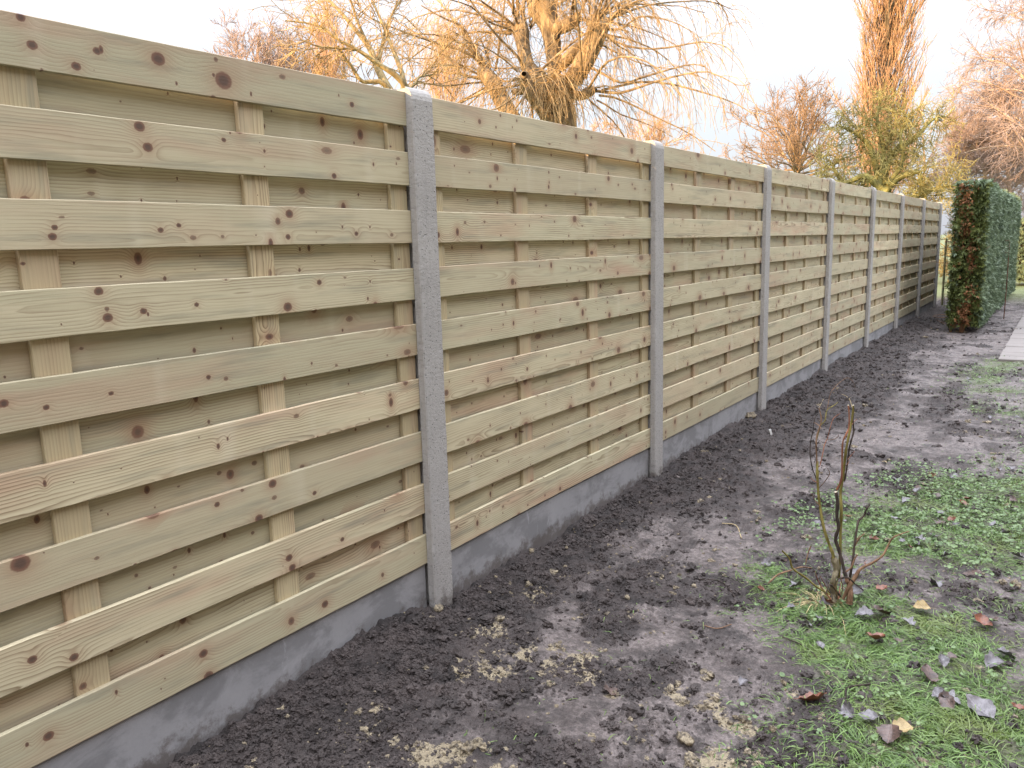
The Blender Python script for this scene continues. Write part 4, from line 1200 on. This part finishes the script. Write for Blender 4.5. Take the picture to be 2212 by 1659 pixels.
V, Q = tubes([(s[None, :, :3], s[None, :, 3])], 8)
tag(link('iron_stake', new_mesh('iron_stake', V - np.array([1.194, 15.4, 0]), Q, RUST, True), None, (1.194, 15.4, 0)), 'thin rusty iron stake standing upright beside the hedge', 'stake')
fan_tree('undergrowth_bush', 'yellow lit bush behind the wire fence next to the last post', 2048, 470, 40, 640, 23, 55, BUSH_OLIVE, BUSH_OLIVE, far, n=26, spread=75, r0=.04, twr=.011, dens=1.2)
fan_tree('undergrowth_bush', 'olive twiggy bush filling the gap between mossy tree and hedge', 2075, 405, 55, 560, 29, 56, BUSH_OLIVE, BUSH_OLIVE, far, n=24, spread=70, r0=.05, twr=.011, dens=1.2)

# ------------------------------------------------------------------ pruned shrub in the foreground
SB = np.array([1.318, 3.12, 0.0])
SB[2] = float(height(SB[0], SB[1]))
_n = np.array([FW[0], FW[1], 0.0])
def sp(x, y, off=0.0):
    """point of the shrub: crop coordinates -> upright plane through its foot, moved off that plane by off metres"""
    px, py = (3000 + .5727 * x) / 1.8228, (1500 + .5727 * y) / 1.8228
    v = ray(px, py); t = ((SB - CAM_POS) @ _n + off) / (v @ _n)
    return CAM_POS + v * t
ST_OLIVE = mat_bark('olive_stem', (0.10, 0.085, 0.022), (0.24, 0.20, 0.06), 60, .15, .001)
ST_DARK = mat_bark('dark_stem', (0.022, 0.017, 0.014), (0.075, 0.055, 0.045), 60, .15, .002)
ST_BROWN = mat_bark('brown_stem', (0.11, 0.06, 0.035), (0.27, 0.165, 0.10), 60, .15, .002)
ST_GREY = mat_bark('grey_stem_foot', (0.12, 0.10, 0.06), (0.30, 0.255, 0.17), 50, .3, .003)
ST_RED = mat_bark('reddish_stem', (0.13, 0.05, 0.03), (0.30, 0.13, 0.075), 60, .15, .002)
STRAW = mat_bark('dry_straw', (0.30, 0.22, 0.11), (0.52, 0.42, 0.24), 40, 1, 0)
CUT = mat_bark('fresh_cut_wood', (0.55, 0.46, 0.32), (0.70, 0.62, 0.46), 200, 1, 0)
shrub = empty('pruned_shrub', SB); tag(shrub, 'pruned bare shrub with twisted upright stems growing in the muddy grass', 'shrub')
rs = np.random.default_rng(77)
def stem(pts, mat, o0=0.0, o1=0.0, n=26, cut=False, name='stem'):
    c = []
    for i, (x, y, r) in enumerate(pts):
        t = i / max(1, len(pts) - 1)
        c.append((*sp(x, y, o0 + (o1 - o0) * t + rs.normal(0, .006)), r * .000585))
    s = smooth_line(c, n)
    s[:, 3] *= 1 + .10 * rs.normal(0, 1, n)
    V, Q = tubes([(s[None, :, :3], s[None, :, 3])], 9)
    o = link(name, new_mesh(name, V - SB, Q, mat, True), shrub)
    if cut:
        d = unit(s[-1, :3] - s[-2, :3]); a = unit(np.cross(d, [1, .2, .1])); b = np.cross(d, a); th = np.arange(9) * 2 * PI / 9
        ring = s[-1, :3] - SB + s[-1, 3] * 1.02 * (a * np.cos(th)[:, None] + b * np.sin(th)[:, None]) + d * .0008
        cv = np.vstack([ring, s[-1, :3] - SB + d * .0022])
        link('cut_end', new_mesh('cut_end', cv, np.array([(i, (i + 1) % 9, 9) for i in range(9)]), CUT), o)
    return o
stem([(497, 1575, 24), (492, 1530, 23), (488, 1450, 22), (492, 1370, 20), (513, 1300, 22), (505, 1250, 23), (490, 1212, 18)], ST_GREY, 0, 0)
stem([(494, 1225, 14), (485, 1180, 11.5), (457, 1110, 10), (425, 1010, 9.4), (405, 900, 9), (389, 780, 8.6), (381, 650, 8), (380, 553, 8)], ST_OLIVE, 0, .05, cut=True)
stem([(378, 570, 5), (374, 400, 4.6), (398, 315, 4.2), (408, 258, 3.8), (393, 186, 3.4)], ST_BROWN, .05, .08, cut=True)
stem([(374, 670, 4), (347, 600, 3.4), (331, 500, 3.2), (336, 410, 3), (350, 350, 2.6), (362, 262, 2.4), (386, 226, 2)], ST_DARK, .05, .0, name='twig')
stem([(378, 400, 3.8), (402, 310, 3.6), (434, 272, 3.2), (448, 202, 3), (500, 165, 2.2), (522, 146, 1.6)], ST_OLIVE, .06, .12, name='twig')
stem([(380, 560, 3), (395, 590, 3), (418, 500, 3), (430, 440, 2.8), (452, 390, 2.6), (470, 320, 2.4), (492, 258, 2), (540, 222, 1.4)], ST_RED, .05, .14, name='twig')
stem([(436, 406, 2.2), (490, 402, 2), (522, 385, 1.8), (526, 368, 1.4)], ST_BROWN, .1, .05, name='twig')
stem([(392, 735, 2.6), (425, 700, 2.4), (465, 640, 2.2), (450, 600, 1.6)], ST_BROWN, .05, -.05, name='twig')
stem([(448, 200, 2), (470, 90, 1.7), (505, 40, 1.6), (545, 3, 1.5), (592, -22, 1.4), (628, 8, 1.4), (642, 48, 1.2)], ST_BROWN, .12, .2, name='twig')
stem([(578, 1350, 12), (558, 1270, 11), (530, 1165, 11), (506, 1085, 11), (528, 1005, 11), (515, 930, 11), (520, 830, 10.5), (508, 764, 10)], ST_DARK, -.03, -.02, cut=True)
stem([(528, 1350, 10), (538, 1200, 9.6), (540, 1050, 9.2), (546, 900, 9), (541, 760, 9), (560, 640, 8.4), (578, 480, 8), (605, 340, 7.2), (624, 230, 6.6), (628, 168, 6.2)], ST_OLIVE, .03, .02, n=34, cut=True)
stem([(515, 750, 7), (545, 680, 6.4), (551, 580, 5.6), (555, 430, 5.2), (578, 370, 5), (598, 320, 5), (600, 240, 4.6), (594, 168, 4.2)], ST_RED, -.01, -.06, n=30, cut=True)
stem([(566, 690, 6), (582, 610, 6), (598, 480, 5.6), (614, 410, 5.4), (631, 345, 5), (626, 270, 4.8), (632, 184, 4.4)], ST_DARK, .035, .05, n=30)
stem([(600, 1530, 20), (606, 1470, 20), (602, 1420, 18), (585, 1370, 13), (562, 1310, 9)], ST_BROWN, -.05, -.03)
stem([(545, 1530, 9), (585, 1440, 12), (640, 1350, 13), (678, 1292, 9), (760, 1250, 8), (828, 1203, 7), (868, 1130, 6.4), (900, 1080, 6), (950, 1055, 4.6), (1010, 1035, 3.4)], ST_BROWN, -.05, -.10, n=34)
stem([(600, 1380, 9), (625, 1235, 8), (636, 1130, 7.4), (655, 1005, 7), (664, 962, 7), (704, 922, 6.6), (720, 880, 6.2), (742, 846, 6)], ST_DARK, -.04, -.02, cut=True)
stem([(578, 1312, 6), (614, 1282, 5.6), (638, 1224, 5.2), (657, 1192, 4.6)], ST_BROWN, -.07, -.1, cut=True)
stem([(634, 1140, 5), (668, 1085, 4.4), (704, 1048, 3.8)], ST_BROWN, -.03, -.05, cut=True)
stem([(540, 1480, 7), (470, 1400, 5), (440, 1460, 4)], ST_DARK, -.05, -.1, name='twig')
stem([(45, 1390, 5), (110, 1332, 5.4), (200, 1302, 5), (270, 1280, 4.4), (345, 1286, 3)], ST_BROWN, -.02, .08, name='twig')
stem([(140, 1168, 5), (190, 1222, 6), (213, 1290, 6.4), (300, 1352, 6.4), (380, 1418, 6), (470, 1470, 5)], ST_OLIVE, -.12, -.04, name='twig')
stem([(298, 1268, 3), (318, 1182, 4), (338, 1134, 4.4)], ST_BROWN, .05, .05, name='twig')
stem([(520, 1362, 5), (590, 1352, 6), (640, 1395, 5), (700, 1440, 4)], ST_DARK, -.08, -.12, name='twig')

for k in range(16):      # short side shoots
    bx_, by_ = [(385, 700), (400, 860), (545, 820), (560, 600), (600, 400), (380, 480), (640, 1100), (500, 980), (360, 560), (620, 300), (540, 1100), (430, 1030), (720, 1265), (410, 330), (345, 470), (590, 540)][k]
    dx_ = rs.uniform(-60, 60); dy_ = -rs.uniform(25, 95)
    stem([(bx_, by_, 2.6), (bx_ + dx_ * .5 + rs.normal(0, 8), by_ + dy_ * .45, 2.2), (bx_ + dx_, by_ + dy_, 1.5)], [ST_RED, ST_BROWN, ST_DARK][k % 3], .03, .03 + rs.normal(0, .05), 8, name='twig')
for k in range(14):      # crooked shoots round the foot
    a_ = rs.uniform(-150, 140); h_ = rs.uniform(40, 190)
    stem([(520 + a_ * .35, 1500, 4), (520 + a_ * .7 + rs.normal(0, 15), 1500 - h_ * .5, 3.2), (520 + a_ + rs.normal(0, 25), 1490 - h_, 2)], [ST_BROWN, ST_RED, ST_DARK, STRAW][k % 4], rs.normal(0, .04), rs.normal(0, .08), 10, name='twig')

# dry straw round its foot
def blades(P, D, L, W, rg, K=5, droop=.35, upright=None):
    """flat tapering blades, K points each; returns V, quads"""
    N = len(P)
    C = np.zeros((N, K, 3)); C[:, 0] = P; d = unit(D)
    for k in range(1, K):
        d = unit(d + np.array([0, 0, -1.0]) * (droop * rg.uniform(.5, 1.5, N))[:, None] / (K - 1) * 2 + rg.normal(0, .07, (N, 3)))
        C[:, k] = C[:, k - 1] + d * (L / (K - 1))[:, None]
    s = unit(np.cross(D, rg.normal(0, .35, (N, 3)) + np.array([0, 0, 1.0])))
    w = W[:, None] * np.array([.8, 1.0, .85, .6, .12])[None, :K] if K == 5 else W[:, None] * np.linspace(1, .15, K)[None]
    V = np.stack([C - s[:, None] * w[:, :, None], C + s[:, None] * w[:, :, None]], 2).reshape(-1, 3)
    b = (np.arange(N) * K * 2)[:, None] + (np.arange(K - 1) * 2)[None, :]
    Q = np.stack([b, b + 1, b + 3, b + 2], -1).reshape(-1, 4)
    return V, Q
n = 150
th = rs.uniform(0, 2 * PI, n)
P = SB + np.stack([np.cos(th), np.sin(th), 0 * th], -1) * np.abs(rs.normal(.03, .05, n))[:, None] + np.array([-.05, -.02, .012])
D = np.stack([np.cos(th + rs.normal(0, .6, n)) - .5, np.sin(th) - .2, rs.uniform(.15, 1.0, n)], -1)
V, Q = blades(P, D, rs.uniform(.06, .2, n), rs.uniform(.0007, .0015, n), rs, droop=.8)
straw = link('straw_tuft', new_mesh('straw_tuft', V - SB, Q, STRAW), None, SB)
tag(straw, 'tuft of pale dry straw round the foot of the pruned shrub', 'straw tuft')

# ------------------------------------------------------------------ grass and ground cover
def mat_blade(name, a, b, c):
    w = NT(name)
    t = w.n('Attribute', None, None, attribute_name='tint').outputs['Fac']
    co = w.n('TexCoord', out=None).outputs['Object']
    col = w.mix(t, a, b)
    col = w.mix(w.ss(w.noise(co, 4.0, 3), .48, .7, 0, .75), col, c)
    w.fin(col, .42, None, .5)
    tr = w.n('BsdfTranslucent', {'Color': col}); mx = w.n('MixShader', {0: .3, 1: w.b.outputs[0], 2: tr})
    w.t.links.new(mx, w.out.inputs[0])
    return w.m
GRASS = mat_blade('wet_grass', (0.062, 0.115, 0.024), (0.20, 0.31, 0.085), (0.17, 0.205, 0.055))
def grass_field(n, seed, y0, y1, x0, x1, p, lmin, lmax, wid):
    x, y, rg = scatter(n, seed, lambda x, y: turf(x, y) * (.35 + .65 * sstep(.38, .62, fbm(x * 9, y * 9, 91, 3))) + .004, y0, y1, x0, x1, p)
    N = len(x)
    z = height(x, y) - .002
    lie = fbm(x * 2.2, y * 2.2, 95, 3) * 14
    th = lie + rg.normal(0, .9, N)
    up = rg.uniform(.15, 1.0, N)
    D = np.stack([np.cos(th), np.sin(th), up], -1)
    L = rg.uniform(lmin, lmax, N) * (.55 + .45 * turf(x, y))
    V, Q = blades(np.stack([x, y, z], -1), D, L, wid * rg.uniform(.6, 1.3, N) * (1 + .06 * y), rg, droop=.75)
    return V, Q, np.repeat(rg.random(N) ** 1.2, 10)
V, Q, t = grass_field(95000, 61, 1.55, 13.0, .6, 2.15, 1.75, .028, .105, .00125)
me = new_mesh('grass', V, Q, GRASS); attr(me, 'tint', t)
tag(link('grass', me), kind='stuff')

def leaflets(P, Nn, size, rg, K=7):
    """round leaflets, slightly folded"""
    N = len(P)
    n_ = unit(Nn); a = unit(np.cross(n_, rg.normal(0, 1, (N, 3)))); b = np.cross(n_, a)
    th = np.arange(K) * 2 * PI / K
    r = np.array([1.0, .92, .85, .62, .62, .85, .92])[:K]
    ring = P[:, None] + size[:, None, None] * (a[:, None] * (np.cos(th) * r)[None, :, None] + b[:, None] * (np.sin(th) * r)[None, :, None]) + n_[:, None] * (size[:, None] * .22 * np.abs(np.sin(th))[None])[:, :, None]
    V = np.concatenate([P[:, None], ring], 1).reshape(-1, 3)
    bb = (np.arange(N) * (K + 1))[:, None]
    F = np.stack([np.stack([bb[:, 0], bb[:, 0] + 1 + j, bb[:, 0] + 1 + (j + 1) % K], -1) for j in range(K)], 1).reshape(-1, 3)
    return V, F
def cover_w(x, y):
    zone = sstep(3.5, 4.1, y) * sstep(6.0, 5.2, y) * sstep(-.05, .15, x - turf_edge(y) + .1)
    near = .5 * np.exp(-(((x - 1.45) / .16) ** 2 + ((y - 3.0) / .22) ** 2)) + .35 * np.exp(-(((x - .98) / .18) ** 2 + ((y - 3.9) / .25) ** 2)) + .12 * turf(x, y) + .3 * turf(x, y) * sstep(6, 8, y)
    return np.clip((zone + near) * sstep(.36, .56, fbm(x * 6, y * 6, 97, 3)), 0, 1)
x, y, rg = scatter(3600, 62, cover_w, 1.7, 11.0, .6, 2.1, 1.0)
N = len(x); c = np.stack([x, y, height(x, y) + rg.uniform(.012, .045, N)], -1)
tri = []
nn = []
for k in range(3):
    a = rg.uniform(0, 2 * PI, N) + k * 2.1
    tri.append(c + np.stack([np.cos(a), np.sin(a), 0 * a], -1) * .011); nn.append(np.stack([.4 * np.cos(a), .4 * np.sin(a), np.ones(N)], -1) + rg.normal(0, .25, (N, 3)))
Pc = np.concatenate(tri); V, F = leaflets(Pc, np.concatenate(nn), rg.uniform(.004, .0108, len(Pc)), rg)
COVER = mat_leafy('clover_green', (0.065, 0.12, 0.035), (0.18, 0.255, 0.10), 9.0, .34, .2, 90)
tag(link('clover', new_mesh('clover', V, F, COVER, True)), kind='stuff')

# ------------------------------------------------------------------ fallen leaves
def mat_dead(name, a, b, rough):
    w = NT(name)
    co = w.n('TexCoord', out=None).outputs['Object']
    s = w.n('SeparateXYZ', {0: co}, None)
    rnd = w.n('ObjectInfo', out=None).outputs['Random']
    n = w.noise(w.n('VectorMath', {0: co, 1: w.n('CombineXYZ', {0: rnd, 1: 0.0, 2: w.math('MULTIPLY', rnd, 9)})}, 0, operation='ADD'), 45, 4, .7)
    c = w.mix(w.ss(n, .35, .65), a, b)
    # midrib and side veins
    v = w.math('ABSOLUTE', w.math('SUBTRACT', w.math('FRACT', w.math('MULTIPLY', w.math('SUBTRACT', s.outputs[0], w.math('MULTIPLY', w.math('ABSOLUTE', s.outputs[1]), .8)), 95.0)), .5))
    rib = w.math('MAXIMUM', w.ss(w.math('ABSOLUTE', s.outputs[1]), .0016, .0006), w.ss(v, .09, .03, 0, .5))
    c = w.mix(w.math('MULTIPLY', rib, .35), c, tuple(min(1, x * 1.9) for x in b))
    return w.fin(c, rough, w.bump(w.math('ADD', n, rib), .5, .002), .5)
LEAF_MATS = {'pale': mat_dead('leaf_underside', (0.068, 0.061, 0.065), (0.165, 0.152, 0.160), .38),
             'dark': mat_dead('wet_brown_leaf', (0.040, 0.026, 0.022), (0.10, 0.062, 0.050), .35),
             'red': mat_dead('red_brown_leaf', (0.085, 0.030, 0.018), (0.20, 0.075, 0.040), .4),
             'tan': mat_dead('yellow_leaf', (0.20, 0.14, 0.055), (0.33, 0.245, 0.11), .5)}
def leaf_mesh(seed, mat, lobed=False):
    rg = np.random.default_rng(seed)
    n, m = 13, 7
    u = np.linspace(0, 1, n)
    half = .40 * np.sin(PI * u ** .8) ** .9 * (1 + .0 * u)
    if lobed: half = half * (1 + .45 * np.sin(u * PI * 5)) + .02
    half = half * (1 + .10 * rg.normal(0, 1, n)); half[0] = half[-1] = .004
    w = np.linspace(-1, 1, m)
    X = np.repeat(u[:, None] - .5, m, 1)
    Y = half[:, None] * w[None]
    cu, fo, tw = rg.uniform(-.9, 1.1), rg.uniform(.2, .95), rg.normal(0, .6)
    Z = cu * (X ** 2) * .9 + fo * np.abs(Y) ** 1.3 + tw * X * Y + .05 * (fbm(X * 6 + seed, Y * 6, seed, 3) - .5) + .10 * np.abs(w[None]) ** 3 * np.sin(u * 17 + seed)[:, None] * .4
    V = np.stack([X, Y, Z], -1).reshape(-1, 3) * .075
    a = (np.arange(n - 1)[:, None] * m + np.arange(m - 1)[None]).ravel()
    q = np.stack([a, a + m, a + m + 1, a + 1], -1)
    # stalk
    st = np.array([[[-.5, 0, Z[0, 3]], [-.62, .02, Z[0, 3] + .01], [-.78, .06, Z[0, 3] + .05]]]) * .075
    V2, Q2 = tubes([(st, np.full((1, 3), .0007))], 4)
    return new_mesh('fallen_leaf', np.vstack([V, V2]), [q, Q2 + len(V)], mat, True)
LEAVES = {k: [leaf_mesh(300 + 10 * i + 7 * j, m, lobed=(j == 4)) for j in range(5)] for i, (k, m) in enumerate(LEAF_MATS.items())}
lgroup = 'fallen leaves on the grass and mud'
rl = np.random.default_rng(88)
def leaf(x, y, kind, size, label, rot=None, tilt=.3, var=None):
    me = LEAVES[kind][int(rl.integers(0, 5)) if var is None else var]
    o = link('fallen_leaf', me, None, (x, y, float(height(x, y)) + .010 + .010 * float(turf(x, y))))
    o.scale = (size, size, size)
    o.rotation_euler = (rl.normal(0, tilt), rl.normal(0, tilt), rl.uniform(0, 6.28) if rot is None else rot)
    tag(o, label, 'leaf', lgroup)
def leafp(px, py, kind, size, label, **k):
    p = on_z(px, py, .01); leaf(p[0], p[1], kind, size, label, **k)
leafp(2112, 1553, 'pale', 1.25, 'large curled lilac grey leaf on grass, lowest big leaf at the right', rot=2.6)
leafp(2150, 1445, 'pale', 1.0, 'lilac grey leaf with a second pale leaf just above it, right edge of grass')
leafp(2172, 1425, 'pale', .9, 'pale round leaf touching the lilac grey leaf below it')
leafp(1758, 1524, 'red', 1.15, 'glossy red brown leaf lying on mud, isolated left of the grass', rot=.5, var=1)
leafp(1893, 1393, 'red', 1.05, 'upright red brown leaf at the mud edge below the shrub', rot=1.2)
leafp(1866, 1343, 'pale', .9, 'pale folded leaf in the grass right below the shrub')
leafp(1768, 1342, 'pale', .6, 'small blue grey leaf just below the foot of the shrub')
leafp(1607, 1477, 'pale', .55, 'small slate grey leaf alone on bare mud')
leafp(1722, 1266, 'pale', .85, 'lilac leaf left of the shrub among bent twigs', rot=.9)
leafp(1847, 1242, 'pale', .75, 'pale oval leaf right behind the shrub stems')
leafp(1850, 1290, 'pale', .8, 'lilac grey leaf right of the foot of the shrub')
leafp(1783, 1300, 'red', .85, 'rust coloured leaf at the very foot of the shrub')
leafp(1905, 1279, 'red', .7, 'orange brown leaf in the grass right of the shrub')
leafp(1905, 1340, 'dark', 1.0, 'dark brown leaf in grass right below the shrub')
leafp(2004, 1475, 'dark', 1.05, 'long dark leaf standing in grass in the lower right', rot=1.9)
leafp(1960, 1352, 'pale', .7, 'small lilac leaf on bare earth patch in the grass')
leafp(2020, 1262, 'pale', .8, 'pale leaf in grass beside a brown rolled leaf')
leafp(2100, 1243, 'dark', .95, 'rolled brown leaf with pale edge in the grass')
leafp(2140, 1345, 'dark', .9, 'dark leaf overlapping a rusty leaf at the right edge')
leafp(2122, 1352, 'red', .9, 'rusty leaf between two dark leaves at the right edge')
leafp(1990, 1318, 'tan', .9, 'yellowish conifer like leaf on bare earth')
leafp(1945, 1600, 'tan', .9, 'yellow leaf low in the grass near the bottom edge')
leafp(1920, 1615, 'dark', 1.0, 'dark purple leaf in grass at the bottom edge')
leafp(2030, 1130, 'dark', .9, 'large maple like brown leaf in the clover', var=4)
leafp(1960, 1075, 'pale', .8, 'pale leaf at the top of the clover patch')
leafp(2090, 1075, 'red', .7, 'red brown leaf at the upper right of the clover patch')
leafp(1700, 940, 'tan', .4, 'tiny yellow leaf on dark soil behind the shrub')
leafp(1910, 1000, 'tan', .45, 'small yellow leaf on mud at the upper edge of the clover')
for px, py in ((2060, 1010), (2185, 1010), (2150, 1130), (2200, 1200), (1985, 1185), (1935, 1130), (2045, 1215), (2175, 1150)):
    leafp(px, py, 'pale', .75, 'lilac grey leaf lying on the clover patch')
cnt = 0
x, y, rg = scatter(95, 64, lambda x, y: .5 * turf(x, y) * (1 + 1.5 * sstep(3.4, 4.2, y) * sstep(6, 5, y)) + .02, 1.8, 10.5, .75, 2.05, .9)
for i in range(len(x)):
    k = ['pale', 'dark', 'pale', 'red', 'dark', 'pale'][int(rg.integers(0, 6))]
    lb = {'pale': 'small lilac grey fallen leaf lying among grass blades', 'dark': 'small dark wet fallen leaf lying among grass blades', 'red': 'small red brown fallen leaf lying among grass blades'}[k]
    leaf(x[i], y[i], k, float(rg.uniform(.38, .80)), lb, tilt=.35)

# ------------------------------------------------------------------ small things on the soil
p = on_z(1668, 950, .0); zt_ = float(height(p[0], p[1]))
v, q = box_arrays([(-.007, .007, -.002, .002, -.03, .062)], .001)
WHITE = NT('white_plastic'); WHITE.fin((.82, .82, .80), .4)
o = link('plant_tag', new_mesh('plant_tag', v, q, WHITE.m), None, (p[0], p[1], zt_)); o.rotation_euler = (.15, -.35, .5)
tag(o, 'small white plastic plant tag stuck in the dark soil behind the shrub', 'plant tag')
STONE = mat_concrete('pale_stone', (0.30, 0.27, 0.27), False, 0)
def stone(px, py, r, mat, label, seed, cat='stone', name='stone', sc=(1.2, .8, .6)):
    p = on_z(px, py, .0); rg = np.random.default_rng(seed)
    N = 22
    th, ph = np.meshgrid(np.linspace(0, 2 * PI, N, endpoint=False), np.linspace(0, PI, N // 2 + 1))
    v = np.stack([np.cos(th) * np.sin(ph), np.sin(th) * np.sin(ph), np.cos(ph)], -1).reshape(-1, 3)
    k1, k2, k3 = (fbm(v[:, i] * 3.4 + seed * 7.7 + 3 * i, v[:, (i + 1) % 3] * 3.4 + seed, 7 + i, 5, .75) for i in range(3))
    vv = v * (0.0 + 2.0 * (k1 * np.abs(v[:, 2]) + k2 * np.abs(v[:, 0]) + k3 * np.abs(v[:, 1])) / np.abs(v).sum(1))[:, None] * r * np.array(sc)
    a = (np.arange(N // 2)[:, None] * N + np.arange(N)[None]).ravel(); b_ = (np.arange(N // 2)[:, None] * N + (np.arange(N)[None] + 1) % N).ravel()
    f = np.stack([a, a + N, b_ + N, b_], -1)
    o = link(name, new_mesh(name, vv, f, mat, True), None, (p[0], p[1], float(height(p[0], p[1])) + r * .3)); o.rotation_euler = (rg.normal(0, .3), rg.normal(0, .3), rg.uniform(0, 6))
    tag(o, label, cat)
stone(1463, 1034, .026, STONE, 'grey angular stone on the dark soil next to the second concrete post', 3)
stone(1480, 1612, .024, CLAY, 'largest ochre clay lump at the bottom edge of the mud', 4, 'clay lump', 'clay_lump')
stone(1495, 1640, .019, CLAY, 'ochre clay lump just below the largest one at the bottom edge', 5, 'clay lump', 'clay_lump')
stone(1535, 1462, .017, CLAY, 'ochre clay lump beside two smaller ones in the middle of the mud', 6, 'clay lump', 'clay_lump')
stone(1520, 1450, .014, CLAY, 'brownish clay lump touching the one beside it in the middle of the mud', 7, 'clay lump', 'clay_lump')
stone(1448, 1495, .014, CLAY, 'small orange clay lump in the mud left of the middle lumps', 8, 'clay lump', 'clay_lump')
stone(1620, 905, .04, CLAY, 'ochre clay heap on dark soil between the second and third posts', 9, 'clay lump', 'clay_lump', (1.2, .9, .7))
stone(948, 1322, .022, CLAY, 'yellowish clay lump at the foot of the nearest concrete post', 10, 'clay lump', 'clay_lump')
stone(1080, 1350, .017, CLAY, 'pale clay lump on dark soil right of the nearest concrete post', 11, 'clay lump', 'clay_lump')
# loose twigs lying about
def ground_twig(pts, r, mat, label):
    c = []
    for x_, y_ in pts:
        g = on_z(x_, y_, .012); c.append((g[0], g[1], float(height(g[0], g[1])) + .006, r))
    s = smooth_line(c, 12); b0 = s[0, :3].copy()
    V, Q = tubes([(s[None, :, :3], s[None, :, 3])], 6)
    tag(link('loose_twig', new_mesh('loose_twig', V - b0, Q, mat, True), None, b0), label, 'twig', 'loose twigs on the ground')
ground_twig([(1790, 1535), (1825, 1512), (1830, 1490), (1880, 1485)], .0028, ST_DARK, 'dark bent twig where mud meets grass below the shrub')
ground_twig([(1690, 1372), (1740, 1395), (1765, 1425)], .0024, ST_DARK, 'dark thin twig on mud left below the shrub')
ground_twig([(1510, 1240), (1560, 1248), (1595, 1290)], .0022, ST_DARK, 'thin twig on trodden mud left of the shrub')
ground_twig([(1520, 1340), (1550, 1350), (1580, 1345)], .0020, ST_BROWN, 'short brown twig on pale mud')
ground_twig([(1560, 1120), (1590, 1128), (1602, 1148)], .0022, STRAW, 'pale straw coloured twig on mud behind the shrub')
ground_twig([(1770, 880), (1790, 850), (1830, 858), (1842, 885)], .0018, STRAW, 'pale curled twig on the soil in front of the fourth post')
